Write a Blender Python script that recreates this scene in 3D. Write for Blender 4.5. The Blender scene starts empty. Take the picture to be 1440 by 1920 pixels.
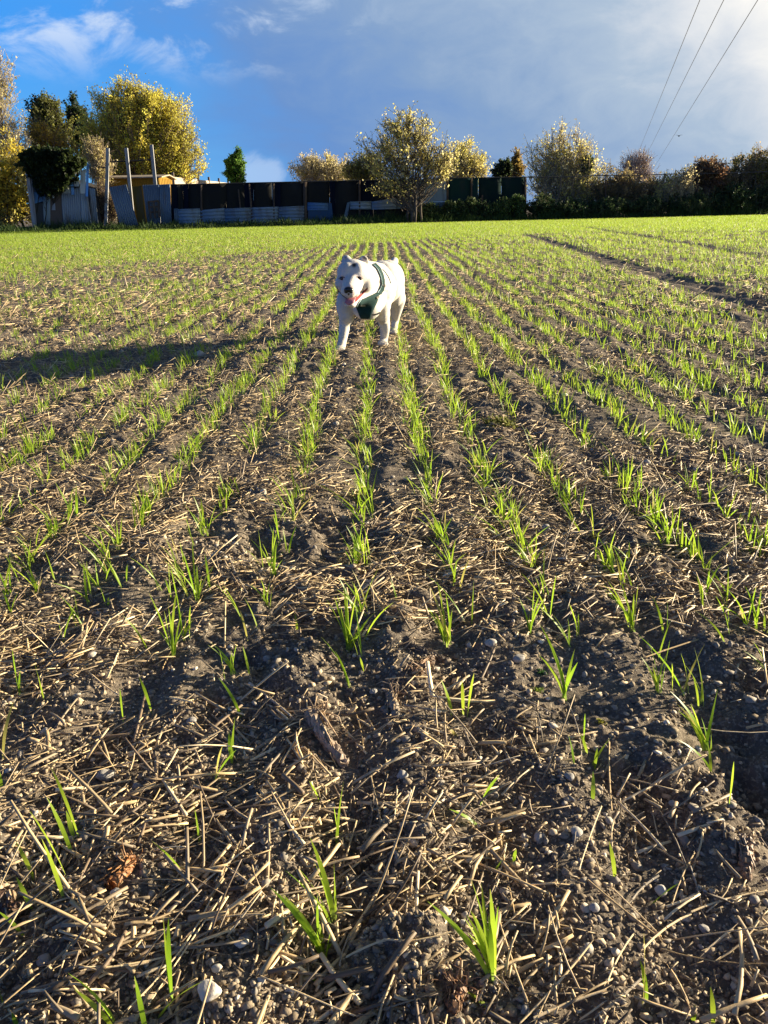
import bpy, bmesh, math, random
import numpy as np
from mathutils import Vector, Matrix, Euler
from mathutils.bvhtree import BVHTree

R = math.radians
S = bpy.context.scene
COL = S.collection

# ------------------------------------------------------------------ camera
CAM_H = 0.75
PITCH, ROLL = R(21.56), R(-1.09)
FPX = 1440.0                                  # focal length in pixels of the 1440 x 1920 photograph
cam_d = bpy.data.cameras.new('camera')
cam = bpy.data.objects.new('camera', cam_d); COL.objects.link(cam)
cam_d.sensor_fit = 'VERTICAL'; cam_d.sensor_height = 24.0
cam_d.lens = 24.0 * FPX / 1920.0
cam_d.clip_start = 0.05; cam_d.clip_end = 6000
CR = Matrix.Rotation(R(90) - PITCH, 3, 'X') @ Matrix.Rotation(ROLL, 3, 'Z')
cam.matrix_world = Matrix.Translation((0, 0, CAM_H)) @ CR.to_4x4()
S.camera = cam

# ------------------------------------------------------------------ sun
SUN_EL, SUN_AZ = R(11.0), R(71)               # azimuth from +Y towards +X
SD = Vector((math.cos(SUN_EL) * math.sin(SUN_AZ), math.cos(SUN_EL) * math.cos(SUN_AZ), math.sin(SUN_EL)))
sun_d = bpy.data.lights.new('sun', 'SUN'); sun_d.energy = 5.0; sun_d.angle = R(0.6); sun_d.color = (1.0, 0.86, 0.63)
sun = bpy.data.objects.new('sun', sun_d); COL.objects.link(sun)
sun.rotation_euler = (-SD).to_track_quat('-Z', 'Y').to_euler(); sun.location = (60, 15, 40)

# ------------------------------------------------------------------ sky
W = bpy.data.worlds.new('World'); S.world = W; W.use_nodes = True
def sky():
    nt = W.node_tree; N = nt.nodes; L = nt.links; N.clear()
    def new(t, **k):
        n = N.new(t)
        for a, b in k.items(): setattr(n, a, b)
        return n
    def math_(op, a, b=None, c=None, clamp=False):
        n = new('ShaderNodeMath', operation=op, use_clamp=clamp)
        for i, v in enumerate((a, b, c)):
            if v is None: continue
            if isinstance(v, (int, float)): n.inputs[i].default_value = v
            else: L.new(v, n.inputs[i])
        return n.outputs[0]
    def rng(v, a, b, c=0.0, d=1.0):
        n = new('ShaderNodeMapRange', interpolation_type='SMOOTHSTEP')
        L.new(v, n.inputs[0])
        for i, q in enumerate((a, b, c, d)): n.inputs[i + 1].default_value = q
        return n.outputs[0]
    def mix(f, a, b):
        n = new('ShaderNodeMix', data_type='RGBA')
        if isinstance(f, (int, float)): n.inputs[0].default_value = f
        else: L.new(f, n.inputs[0])
        for i, q in ((6, a), (7, b)):
            if isinstance(q, tuple): n.inputs[i].default_value = (*q, 1)
            else: L.new(q, n.inputs[i])
        return n.outputs[2]
    tc = new('ShaderNodeTexCoord'); D = tc.outputs['Generated']
    sep = new('ShaderNodeSeparateXYZ'); L.new(D, sep.inputs[0])
    x, y, z = sep.outputs
    st = new('ShaderNodeTexSky', sky_type='NISHITA', sun_disc=False)
    st.sun_elevation = SUN_EL; st.sun_rotation = SUN_AZ; st.air_density = 1.0; st.dust_density = 0.6; st.ozone_density = 3.0
    hs = new('ShaderNodeHueSaturation'); hs.inputs['Saturation'].default_value = 1.35; hs.inputs['Value'].default_value = 1.0
    L.new(st.outputs[0], hs.inputs['Color'])
    sc = new('ShaderNodeVectorMath', operation='SCALE'); L.new(hs.outputs[0], sc.inputs[0]); sc.inputs[3].default_value = SKY_GAIN
    az = new('ShaderNodeMix', data_type='RGBA'); az.inputs[0].default_value = 0.93
    L.new(sc.outputs[0], az.inputs[6])
    lo = mix(rng(z, 0.0, 0.2), (0.36, 1.40, 2.75), (0.16, 1.02, 2.85)); L.new(lo, az.inputs[7])
    blue = az.outputs[2]
    # cloud field: flattened direction so that the banks stretch sideways
    mp = new('ShaderNodeMapping'); mp.inputs['Scale'].default_value = (3.0, 3.0, 7.0); L.new(D, mp.inputs[0])
    n1 = new('ShaderNodeTexNoise'); n1.inputs['Scale'].default_value = 1.5; n1.inputs['Detail'].default_value = 7; n1.inputs['Roughness'].default_value = 0.55; n1.inputs['Distortion'].default_value = 0.5
    L.new(mp.outputs[0], n1.inputs[0])
    mp2 = new('ShaderNodeMapping'); mp2.inputs['Scale'].default_value = (6.0, 6.0, 11.0); mp2.inputs['Location'].default_value = (3.1, 1.7, 0.4); mp2.inputs['Rotation'].default_value = (0, 0.5, 0); L.new(D, mp2.inputs[0])
    n2 = new('ShaderNodeTexNoise'); n2.inputs['Scale'].default_value = 2.0; n2.inputs['Detail'].default_value = 8; n2.inputs['Roughness'].default_value = 0.6; n2.inputs['Distortion'].default_value = 0.4
    L.new(mp2.outputs[0], n2.inputs[0])
    nz, ny = n1.outputs[0], n2.outputs[0]
    # grey bank: covers everything right of the blue gap, its edge broken by noise
    edge = math_('ADD', math_('ADD', x, math_('MULTIPLY', math_('SUBTRACT', nz, 0.5), 0.40)), math_('MULTIPLY', z, 0.25))
    bank = rng(edge, -0.36, -0.06)
    # brightness of the bank: brighter towards the sun and upwards, slate low down in the middle
    lift = math_('ADD', math_('MULTIPLY', x, 0.98), math_('MULTIPLY', z, 1.15))
    lift = math_('ADD', lift, math_('MULTIPLY', math_('SUBTRACT', ny, 0.5), 0.34))
    lift = math_('ADD', lift, math_('MULTIPLY', rng(math_('ADD', x, z), 0.42, 0.72), 0.30))
    cr = new('ShaderNodeValToRGB'); L.new(math_('ADD', lift, 0.18), cr.inputs[0])
    e = cr.color_ramp.elements
    e[0].position = 0.0; e[0].color = (0.10, 0.29, 0.68, 1)
    e[1].position = 1.0; e[1].color = (1.0, 0.96, 0.88, 1)
    for p, c in ((0.22, (0.135, 0.27, 0.56)), (0.42, (0.225, 0.345, 0.55)), (0.62, (0.39, 0.49, 0.62)), (0.80, (0.68, 0.71, 0.75))):
        q = e.new(p); q.color = (*c, 1)
    g = new('ShaderNodeVectorMath', operation='SCALE'); L.new(cr.outputs[0], g.inputs[0]); g.inputs[3].default_value = CLOUD_GAIN
    col = mix(bank, blue, g.outputs[0])
    # white wisps high on the left
    w = math_('MULTIPLY', rng(ny, 0.50, 0.72), rng(z, 0.12, 0.19))
    w = math_('MULTIPLY', w, rng(x, 0.05, -0.18))
    wc = new('ShaderNodeVectorMath', operation='SCALE'); wc.inputs[0].default_value = (0.62, 0.72, 0.88); wc.inputs[3].default_value = CLOUD_GAIN
    col = mix(math_('MULTIPLY', w, 0.85), col, wc.outputs[0])
    # small pale puff above the fence
    px = math_('SUBTRACT', x, -0.138); pz = math_('SUBTRACT', z, 0.038)
    dd = math_('ADD', math_('MULTIPLY', math_('MULTIPLY', px, px), 700.0), math_('MULTIPLY', math_('MULTIPLY', pz, pz), 1100.0))
    dd = math_('ADD', dd, math_('MULTIPLY', math_('SUBTRACT', ny, 0.5), 4.5))
    pf = math_('MULTIPLY', rng(dd, 0.85, 0.0), 0.40)
    col = mix(pf, col, wc.outputs[0])
    # unseen sky overhead and behind, dimmed and blued to shape the fill light
    dim = math_('MULTIPLY', rng(z, 0.22, 0.60, 1.0, OVERHEAD), rng(y, -0.15, 0.45, BEHIND, 1.0))
    tint = mix(rng(z, 0.22, 0.6), (1, 1, 1), (0.75, 0.97, 1.35))
    cc_ = col; col = new('ShaderNodeVectorMath', operation='MULTIPLY'); L.new(cc_, col.inputs[0]); L.new(mix(rng(y, -0.15, 0.45), (0.66, 0.95, 1.5), (1, 1, 1)), col.inputs[1]); col = col.outputs[0]
    tm = new('ShaderNodeVectorMath', operation='MULTIPLY'); L.new(col, tm.inputs[0]); L.new(tint, tm.inputs[1])
    dm = new('ShaderNodeVectorMath', operation='SCALE'); L.new(tm.outputs[0], dm.inputs[0]); L.new(dim, dm.inputs[3]); col = dm.outputs[0]
    bg = new('ShaderNodeBackground'); L.new(col, bg.inputs[0]); bg.inputs[1].default_value = 0.1
    out = new('ShaderNodeOutputWorld'); L.new(bg.outputs[0], out.inputs[0])
SKY_GAIN, CLOUD_GAIN, OVERHEAD, BEHIND = 0.76, 3.35, 0.14, 0.8
sky()
S.view_settings.view_transform = 'Standard'; S.view_settings.look = 'None'
S.view_settings.exposure = 1.74; S.view_settings.gamma = 1.0
S.cycles.max_bounces = 8; S.cycles.transparent_max_bounces = 12
S.cycles.use_denoising = True

# ------------------------------------------------------------------ helpers
RS = np.random.RandomState(11)
def ray(px, py):
    d = CR @ Vector(((px - 720) / FPX, -(py - 960) / FPX, -1.0))
    return d
def at(px, py, Y):
    """the point on the ray of a photo pixel at forward distance Y"""
    d = ray(px, py); t = Y / d.y
    return Vector((d.x * t, Y, CAM_H + d.z * t))
def gnd(px, py):
    d = ray(px, py); t = -CAM_H / d.z
    return Vector((d.x * t, d.y * t, 0))
def ppm(Y, z=0.4): return FPX / (Y * math.cos(PITCH) + (CAM_H - z) * math.sin(PITCH))

def _hash(ix, iy, seed):
    h = (ix.astype(np.int64) * 374761393 + iy.astype(np.int64) * 668265263 + seed * 974634777) & 0xFFFFFFFF
    h = ((h ^ (h >> 13)) * 1274126177) & 0xFFFFFFFF
    h = (h ^ (h >> 16)) & 0xFFFFFFFF
    return h.astype(np.float64) / 4294967295.0
def vn(x, y, seed=0):
    x = np.asarray(x, float); y = np.asarray(y, float)
    ix = np.floor(x); iy = np.floor(y); fx = x - ix; fy = y - iy
    fx = fx * fx * (3 - 2 * fx); fy = fy * fy * (3 - 2 * fy)
    a = _hash(ix, iy, seed); b = _hash(ix + 1, iy, seed); c = _hash(ix, iy + 1, seed); d = _hash(ix + 1, iy + 1, seed)
    return (a + (b - a) * fx) * (1 - fy) + (c + (d - c) * fx) * fy

ROW_S, ROW_0 = 0.188, 0.122
def tram(x, y):
    """1 on the bare wheel tracks"""
    x = np.asarray(x, float); y = np.asarray(y, float)
    wob = 0.12 * (vn(y / 1.3, y * 0 + 3, 5) - 0.5)
    c1 = 2.86 + (y - 5.5) * 0.072; c2 = 5.55 + (y - 11.5) * 0.10
    m = np.clip(1.45 - np.abs(x - c1 - wob) / 0.21, 0, 1) * np.clip((24 - y) / 2, 0, 1) * (y > 3)
    m2 = np.clip(1.45 - np.abs(x - c2 - wob) / 0.20, 0, 1) * np.clip((30 - y) / 2, 0, 1) * (y > 6)
    m3 = np.clip(1.5 - np.abs(y - 20.6 - 0.05 * x) / 0.26, 0, 1) * np.clip((x - 6.8) / 1.5, 0, 1)
    m4 = np.clip(1.5 - np.abs(y - 29.5 - 0.05 * x) / 0.28, 0, 1) * np.clip((x - 11.5) / 2, 0, 1)
    return np.maximum(np.maximum(m, m2 * 0.85), np.maximum(m3, m4 * 0.8))
def low_h(x, y):
    x = np.asarray(x, float); y = np.asarray(y, float)
    r = np.sqrt(x * x + y * y)
    h = 0.026 * (vn(x / 0.8, y / 0.6, 1) - 0.5) + 0.022 * (vn(x / 0.30, y / 0.24, 2) - 0.5)
    ph = (x - ROW_0 + 0.03 * (vn(y / 0.9, x * 0, 9) - 0.5)) / ROW_S * 2 * np.pi
    h = h - 0.006 * np.cos(ph) * np.clip((16 - r) / 6, 0, 1)
    return h * np.clip((60 - r) / 30, 0.15, 1) - 0.03 * tram(x, y)
def full_h(x, y):
    x = np.asarray(x, float); y = np.asarray(y, float)
    r = np.sqrt(x * x + y * y)
    h = low_h(x, y)
    q = np.clip(vn(x / 0.22, y / 0.22, 21) * 1.7 - 0.25, 0.15, 1.2)         # patches of cloddy and of smooth soil
    h = h + q * 0.030 * (vn(x / 0.085, y / 0.085, 3) - 0.5)
    h = h + q * 0.023 * (vn(x / 0.036, y / 0.036, 4) - 0.5) * np.clip((11 - r) / 4, 0, 1)
    h = h + q * 0.013 * (vn(x / 0.016, y / 0.016, 6) - 0.5) * np.clip((5.5 - r) / 2, 0, 1)
    h = h + q * 0.005 * (vn(x / 0.0075, y / 0.0075, 7) - 0.5) * np.clip((2.8 - r) / 1, 0, 1)
    return h
def fh(x, y): return float(full_h(np.array([x]), np.array([y]))[0])

def tag(o, label=None, cat=None, group=None, kind=None):
    if label: o['label'] = label
    if cat: o['category'] = cat
    if group: o['group'] = group
    if kind: o['kind'] = kind
    return o
def empty(name, loc=(0, 0, 0), rz=0.0):
    o = bpy.data.objects.new(name, None); COL.objects.link(o)
    o.location = loc; o.rotation_euler = (0, 0, rz); o.empty_display_size = 0.2
    return o
def link(name, me, mats, parent=None, keep=True):
    o = bpy.data.objects.new(name, me); COL.objects.link(o)
    for m in (mats if isinstance(mats, (list, tuple)) else [mats]):
        if m is not None: me.materials.append(m)
    if parent is not None:
        o.parent = parent
        if keep: o.matrix_parent_inverse = (Matrix.Translation(parent.location) @ parent.rotation_euler.to_matrix().to_4x4()).inverted()
    return o
def np_mesh(name, V, faces, cols=None, smooth=False):
    """faces: list of integer arrays, each (n, k)"""
    me = bpy.data.meshes.new(name)
    V = np.asarray(V, np.float32)
    me.vertices.add(len(V)); me.vertices.foreach_set('co', V.ravel())
    faces = [np.asarray(f, np.int32) for f in faces if len(f)]
    tot = sum(f.size for f in faces); n = sum(len(f) for f in faces)
    me.loops.add(tot); me.polygons.add(n)
    me.loops.foreach_set('vertex_index', np.concatenate([f.ravel() for f in faces]))
    sizes = np.concatenate([np.full(len(f), f.shape[1], np.int32) for f in faces])
    st = np.zeros(n, np.int32); st[1:] = np.cumsum(sizes)[:-1]
    me.polygons.foreach_set('loop_start', st)
    try: me.polygons.foreach_set('loop_total', sizes)
    except Exception: pass
    if smooth: me.polygons.foreach_set('use_smooth', np.ones(n, bool))
    me.update(calc_edges=True)
    if cols is not None:
        a = me.color_attributes.new('Col', 'FLOAT_COLOR', 'POINT')
        c = np.ones((len(V), 4), np.float32); c[:, :3] = cols
        a.data.foreach_set('color', c.ravel())
    return me
class MB:
    """collects verts and faces of one mesh"""
    def __init__(self): self.v = []; self.f = []; self.c = []; self.n = 0
    def add(self, V, F, col=(1, 1, 1)):
        V = [tuple(p) for p in V]
        self.v += V; self.f += [tuple(i + self.n for i in q) for q in F]; self.n += len(V)
        self.c += [tuple(col)] * len(V)
    def box(self, c, s, rot=None, col=(1, 1, 1)):
        c = Vector(c); P = []
        for dz in (-.5, .5):
            for dx, dy in ((-.5, -.5), (.5, -.5), (.5, .5), (-.5, .5)):
                p = Vector((dx * s[0], dy * s[1], dz * s[2]))
                if rot is not None: p = rot @ p
                P.append(c + p)
        self.add(P, [(3, 2, 1, 0), (4, 5, 6, 7), (0, 1, 5, 4), (1, 2, 6, 5), (2, 3, 7, 6), (3, 0, 4, 7)], col)
    def bar(self, a, b, w, d=None, col=(1, 1, 1), up=(0, 1, 0)):
        a = Vector(a); b = Vector(b); t = (b - a); l = t.length; t.normalize()
        u = t.cross(Vector(up)); u.normalize(); v = t.cross(u)
        d = d or w; P = []
        for p in (a, b):
            for i, j in ((-.5, -.5), (.5, -.5), (.5, .5), (-.5, .5)): P.append(p + u * i * w + v * j * d)
        self.add(P, [(0, 1, 2, 3), (7, 6, 5, 4), (4, 5, 1, 0), (5, 6, 2, 1), (6, 7, 3, 2), (7, 4, 0, 3)], col)
    def tube(self, pts, rad, n=6, col=(1, 1, 1), cap=True):
        pts = [Vector(p) for p in pts]
        if not isinstance(rad, (list, tuple, np.ndarray)): rad = [rad] * len(pts)
        P = []; F = []
        for i, p in enumerate(pts):
            t = (pts[min(i + 1, len(pts) - 1)] - pts[max(i - 1, 0)])
            if t.length < 1e-9: t = Vector((0, 0, 1))
            t.normalize()
            ref = Vector((1, 0, 0)) if abs(t.x) < 0.8 else Vector((0, 1, 0))
            u = t.cross(ref); u.normalize(); v = t.cross(u)
            for k in range(n):
                a = 2 * math.pi * k / n
                P.append(p + (u * math.cos(a) + v * math.sin(a)) * rad[i])
        for i in range(len(pts) - 1):
            for k in range(n):
                k2 = (k + 1) % n
                F.append((i * n + k, i * n + k2, (i + 1) * n + k2, (i + 1) * n + k))
        if cap:
            F.append(tuple(range(n - 1, -1, -1))); F.append(tuple((len(pts) - 1) * n + k for k in range(n)))
        self.add(P, F, col)
    def mesh(self, name, smooth=False):
        me = bpy.data.meshes.new(name); me.from_pydata(self.v, [], self.f); me.update()
        a = me.color_attributes.new('Col', 'FLOAT_COLOR', 'POINT')
        c = np.ones((self.n, 4), np.float32); c[:, :3] = np.array(self.c); a.data.foreach_set('color', c.ravel())
        if smooth: me.polygons.foreach_set('use_smooth', np.ones(len(me.polygons), bool))
        return me
    def build(self, name, mat, parent=None, smooth=False): return link(name, self.mesh(name, smooth), mat, parent)

# ------------------------------------------------------------------ materials
def mat(name, base=(0.5, 0.5, 0.5), rough=0.8, attr=False, noise=None, bump=None, spec=0.3, transl=0.0, metal=0.0, noise2=None):
    """noise=(scale, colour2, lo, hi): second colour mixed in by object-space noise; bump=(scale, strength, distance)"""
    m = bpy.data.materials.new(name); m.use_nodes = True
    nt = m.node_tree; N = nt.nodes; L = nt.links; N.clear()
    p = N.new('ShaderNodeBsdfPrincipled'); o = N.new('ShaderNodeOutputMaterial')
    p.inputs['Roughness'].default_value = rough; p.inputs['Specular IOR Level'].default_value = spec; p.inputs['Metallic'].default_value = metal
    tc = N.new('ShaderNodeTexCoord')
    if attr:
        a = N.new('ShaderNodeAttribute'); a.attribute_name = 'Col'; col = a.outputs['Color']
    else:
        r = N.new('ShaderNodeRGB'); r.outputs[0].default_value = (*base, 1); col = r.outputs[0]
    for nn in (noise, noise2):
        if not nn: continue
        t = N.new('ShaderNodeTexNoise'); t.inputs['Detail'].default_value = 6; t.inputs['Roughness'].default_value = 0.6
        if isinstance(nn[0], tuple):
            mp = N.new('ShaderNodeMapping'); mp.inputs['Scale'].default_value = nn[0]; L.new(tc.outputs['Object'], mp.inputs[0]); L.new(mp.outputs[0], t.inputs[0]); t.inputs['Scale'].default_value = 1
        else:
            t.inputs['Scale'].default_value = nn[0]; L.new(tc.outputs['Object'], t.inputs[0])
        mr = N.new('ShaderNodeMapRange'); mr.inputs[1].default_value = nn[2]; mr.inputs[2].default_value = nn[3]; L.new(t.outputs[0], mr.inputs[0])
        mx = N.new('ShaderNodeMix'); mx.data_type = 'RGBA'; L.new(mr.outputs[0], mx.inputs[0]); L.new(col, mx.inputs[6]); mx.inputs[7].default_value = (*nn[1], 1)
        col = mx.outputs[2]
    L.new(col, p.inputs['Base Color'])
    if bump:
        t = N.new('ShaderNodeTexNoise'); t.inputs['Scale'].default_value = bump[0]; t.inputs['Detail'].default_value = 8; t.inputs['Roughness'].default_value = 0.65
        L.new(tc.outputs['Object'], t.inputs[0])
        b = N.new('ShaderNodeBump'); b.inputs['Strength'].default_value = bump[1]; b.inputs['Distance'].default_value = bump[2]
        L.new(t.outputs[0], b.inputs['Height']); L.new(b.outputs[0], p.inputs['Normal'])
    sh = p.outputs[0]
    if transl > 0:
        tr = N.new('ShaderNodeBsdfTranslucent'); ms = N.new('ShaderNodeMixShader'); ms.inputs[0].default_value = transl
        g = N.new('ShaderNodeGamma'); g.inputs[1].default_value = 0.9; L.new(col, g.inputs[0]); L.new(g.outputs[0], tr.inputs[0])
        L.new(p.outputs[0], ms.inputs[1]); L.new(tr.outputs[0], ms.inputs[2]); sh = ms.outputs[0]
    L.new(sh, o.inputs[0])
    return m
def soil_mat():
    m = mat('field_soil', (0.185, 0.150, 0.112), 0.95, noise=(9.0, (0.115, 0.095, 0.076), 0.38, 0.62), noise2=(170.0, (0.36, 0.305, 0.235), 0.50, 0.70), bump=(240.0, 0.9, 0.006), spec=0.1)
    return m
M = dict(
    soil=soil_mat(),
    crumb=mat('soil_crumb', attr=True, rough=0.95, noise=(300.0, (0.10, 0.085, 0.068), 0.5, 0.8), bump=(400, 0.6, 0.002), spec=0.1),
    stone=mat('field_stone', attr=True, rough=0.8, noise=(120.0, (0.26, 0.23, 0.19), 0.56, 0.8), bump=(180, 0.5, 0.002), spec=0.3),
    straw=mat('dry_straw', attr=True, rough=0.55, noise=((40.0, 40.0, 40.0), (0.17, 0.125, 0.08), 0.55, 0.75), bump=(300, 0.3, 0.001), spec=0.35),
    wheat=mat('wheat_leaf', attr=True, rough=0.42, spec=0.4, transl=0.55),
    leaf=mat('tree_leaf', attr=True, rough=0.5, spec=0.3, transl=0.58),
    bark=mat('tree_bark', attr=True, rough=0.9, noise=(14.0, (0.05, 0.042, 0.034), 0.45, 0.75), spec=0.1),
    weed=mat('weed_leaf', attr=True, rough=0.6, spec=0.2, transl=0.3),
)

# ------------------------------------------------------------------ ground
def ground():
    fine = np.linspace(R(-37), R(37), 400)
    rest = np.linspace(R(37), R(360 - 37), 92)[1:-1]
    th = np.concatenate([fine, rest]); nt_ = len(th)
    rs = [0.12]
    while rs[-1] < 7: rs.append(rs[-1] * (1.0045 if rs[-1] > 0.45 else 1.02))
    while rs[-1] < 70: rs.append(rs[-1] * 1.012)
    while rs[-1] < 3000: rs.append(rs[-1] * 1.12)
    rs = np.array(rs); nr = len(rs)
    Rr, T = np.meshgrid(rs, th, indexing='ij')
    X = Rr * np.sin(T); Y = Rr * np.cos(T)
    Z = full_h(X, Y)
    V = np.stack([X, Y, Z], -1).reshape(-1, 3)
    V = np.concatenate([V, [[0, 0, 0]]])
    i, j = np.meshgrid(np.arange(nr - 1), np.arange(nt_), indexing='ij'); j2 = (j + 1) % nt_
    Q = np.stack([i * nt_ + j, (i + 1) * nt_ + j, (i + 1) * nt_ + j2, i * nt_ + j2], -1).reshape(-1, 4)[:, ::-1]
    k = np.arange(nt_)
    T3 = np.stack([np.full(nt_, len(V) - 1), k, (k + 1) % nt_], -1)[:, ::-1]
    o = link('field_ground', np_mesh('field_ground', V, [Q, T3], smooth=True), M['soil'])
    tag(o, kind='structure')
ground()

STONES = [(397,1890,19,2),(1080,1568,11,1),(920,1222,9,1),(972,1248,10,0),(84,1810,11,0),(1240,1663,11,2),(1112,1712,10,0),(222,1702,10,2),(197,1456,15,0),(360,1357,10,0),(500,1234,7,0),
 (175,1236,7,1),(755,1474,10,0),(1212,877,6,1),(1023,988,9,0),(375,669,9,1),(1066,1470,9,0),(1103,1790,9,1),(868,1740,7,2),(1320,1738,9,0),(1028,1178,7,1),(95,1870,10,0),(410,1840,9,1),(700,1310,8,0),(985,1895,9,0),
 (1290,1022,6,1),(495,930,7,1),(1368,1480,8,0),(258,1478,9,0),(1262,1500,7,1)]
DEBRIS_AT = [(600,1372,26),(625,1415,24),(648,1448,22),(738,1318,14),(737,1352,12),(246,1640,20),(215,1675,18),(850,1862,22),(848,1898,20),(1395,1600,18),(1408,1635,18),(790,1232,12),(830,1240,12),(795,1262,14),(22,1715,20)]
CLEAR = []
for _s in STONES: _g = gnd(_s[0], _s[1]); CLEAR.append((_g.x, _g.y, _s[2] * 1.15 / ppm(_g.y, 0)))
for _s in DEBRIS_AT: _g = gnd(_s[0], _s[1]); CLEAR.append((_g.x, _g.y, _s[2] / ppm(_g.y, 0)))
def open_spot(x, y, pad=0.0):
    k = np.ones(len(x), bool)
    for cx, cy, r in CLEAR: k &= (x - cx) ** 2 + (y + 0 - cy) ** 2 > (r + pad) ** 2
    return k
# vectorised shapes --------------------------------------------------------------
ICO_V = None
def ico():
    bm = bmesh.new(); bmesh.ops.create_icosphere(bm, subdivisions=1, radius=1)
    v = np.array([p.co for p in bm.verts]); f = np.array([[q.index for q in p.verts] for p in bm.faces]); bm.free()
    return v, f
def blobs(P, size, seed, flat=0.75):
    v, f = ico(); n = len(P); rs = np.random.RandomState(seed)
    sc = size[:, None] * rs.uniform(0.45, 1.4, (n, 3)); sc[:, 2] *= flat
    V = v[None] * (1 + rs.uniform(-0.42, 0.42, (n, len(v), 1)))
    V = V * sc[:, None, :]
    a = rs.uniform(0, 6.283, n); c, s = np.cos(a)[:, None], np.sin(a)[:, None]
    X = V[..., 0] * c - V[..., 1] * s; Y = V[..., 0] * s + V[..., 1] * c
    V = np.stack([X, Y, V[..., 2]], -1) + P[:, None, :]
    F = (f[None] + (np.arange(n) * len(v))[:, None, None]).reshape(-1, 3)
    return V.reshape(-1, 3), F, len(v)
def wedge(n, r0, r1, seed, power=1.0, ang=36):
    """points in the field in front, density falling with distance"""
    rs = np.random.RandomState(seed)
    u = rs.uniform(0, 1, n)
    if power == 0: r = np.exp(np.log(r0) + u * (np.log(r1) - np.log(r0)))
    else: r = (r0 ** power + u * (r1 ** power - r0 ** power)) ** (1 / power)
    t = rs.uniform(R(-ang), R(ang), n)
    return r * np.sin(t), r * np.cos(t), r, rs

def crumbs():
    x, y, r, rs = wedge(80000, 0.40, 6.5, 21, power=0.25)
    d = vn(x / 0.16, y / 0.16, 31)
    k = (d + rs.uniform(-.3, .3, len(x)) > 0.38) & open_spot(x, y); x, y, r = x[k], y[k], r[k]; n = len(x)
    size = (0.0013 + 0.0045 * rs.uniform(0, 1, n) ** 3.8) * np.clip(0.8 + r * 0.25, 1, 2.0)
    z = full_h(x, y) + size * 0.25
    V, F, m = blobs(np.stack([x, y, z], -1), size, 22)
    base = np.array([0.20, 0.16, 0.115]); alt = np.array([0.58, 0.46, 0.31])
    t = rs.uniform(0, 1, n)[:, None] ** 2
    c = base * (1 - t) + alt * t
    c = c * rs.uniform(0.7, 1.15, n)[:, None]
    o = link('soil_crumbs', np_mesh('soil_crumbs', V, [F], np.repeat(c, m, 0), smooth=False), M['crumb'])
    tag(o, 'brown crumbs of dry soil covering the ploughed field between the rows', 'soil', kind='stuff')
    x, y, r, rs = wedge(11000, 0.40, 6, 23, power=0.25)
    n = len(x)
    size = (0.0012 + 0.0055 * rs.uniform(0, 1, n) ** 4.5) * np.clip(0.8 + r * 0.25, 1, 1.8)
    z = full_h(x, y) + size * 0.3
    V, F, m = blobs(np.stack([x, y, z], -1), size, 24)
    t = rs.uniform(0, 1, n)[:, None]
    c = np.where(t < 0.55, np.array([[0.26, 0.225, 0.18]]), np.where(t < 0.85, np.array([[0.40, 0.35, 0.28]]), np.array([[0.55, 0.49, 0.40]]))) * rs.uniform(0.8, 1.15, n)[:, None]
    o = link('gravel', np_mesh('gravel', V, [F], np.repeat(c, m, 0)), M['stone'])
    tag(o, 'small pale flint chips strewn over the brown soil of the field', 'gravel', kind='stuff')
crumbs()

STRAW_C = np.array([[0.70, 0.52, 0.28], [0.58, 0.42, 0.22], [0.45, 0.335, 0.19], [0.31, 0.24, 0.155], [0.82, 0.66, 0.41], [0.17, 0.12, 0.075]])
def straws(A, B, rad, seed, n=5, segs=2, bend=0.05, flat=None):
    """prisms from A to B (k,3) with a slight bend and lengthwise taper"""
    rs = np.random.RandomState(seed); k = len(A)
    t = np.linspace(0, 1, segs + 1)
    D = B - A; Ln = np.linalg.norm(D, axis=1, keepdims=True) + 1e-9; Dn = D / Ln
    ref = np.where(np.abs(Dn[:, 2:3]) < 0.9, np.array([[0, 0, 1.0]]), np.array([[1.0, 0, 0]]))
    U = np.cross(Dn, ref); U /= np.linalg.norm(U, axis=1, keepdims=True); Wv = np.cross(U, Dn)
    bx = rs.normal(0, bend, (k, 1)) * Ln; bz = np.abs(rs.normal(0, bend * 0.5, (k, 1))) * Ln
    ang = np.arange(n) * 2 * np.pi / n
    C = A[:, None, :] + D[:, None, :] * t[None, :, None] + (4 * t * (1 - t))[None, :, None] * (U * bx + Wv * bz)[:, None, :]
    if flat is None: flat = rs.uniform(0.45, 1.0, k)
    tp = (1 - 0.25 * t)[None, :, None, None]
    ring = (np.cos(ang)[None, None, :, None] * U[:, None, None, :] + (np.sin(ang)[None, None, :, None] * flat[:, None, None, None]) * Wv[:, None, None, :])
    V = C[:, :, None, :] + ring * rad[:, None, None, None] * tp
    nv = (segs + 1) * n
    q = []
    for s in range(segs):
        for a in range(n):
            b = (a + 1) % n; q.append((s * n + a, s * n + b, (s + 1) * n + b, (s + 1) * n + a))
    q = np.array(q)
    F = (q[None] + (np.arange(k) * nv)[:, None, None]).reshape(-1, 4)
    caps = np.array([list(range(n))[::-1], [segs * n + a for a in range(n)]])
    Fc = (caps[None] + (np.arange(k) * nv)[:, None, None]).reshape(-1, n)
    return V.reshape(-1, 3), F, Fc, nv
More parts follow.
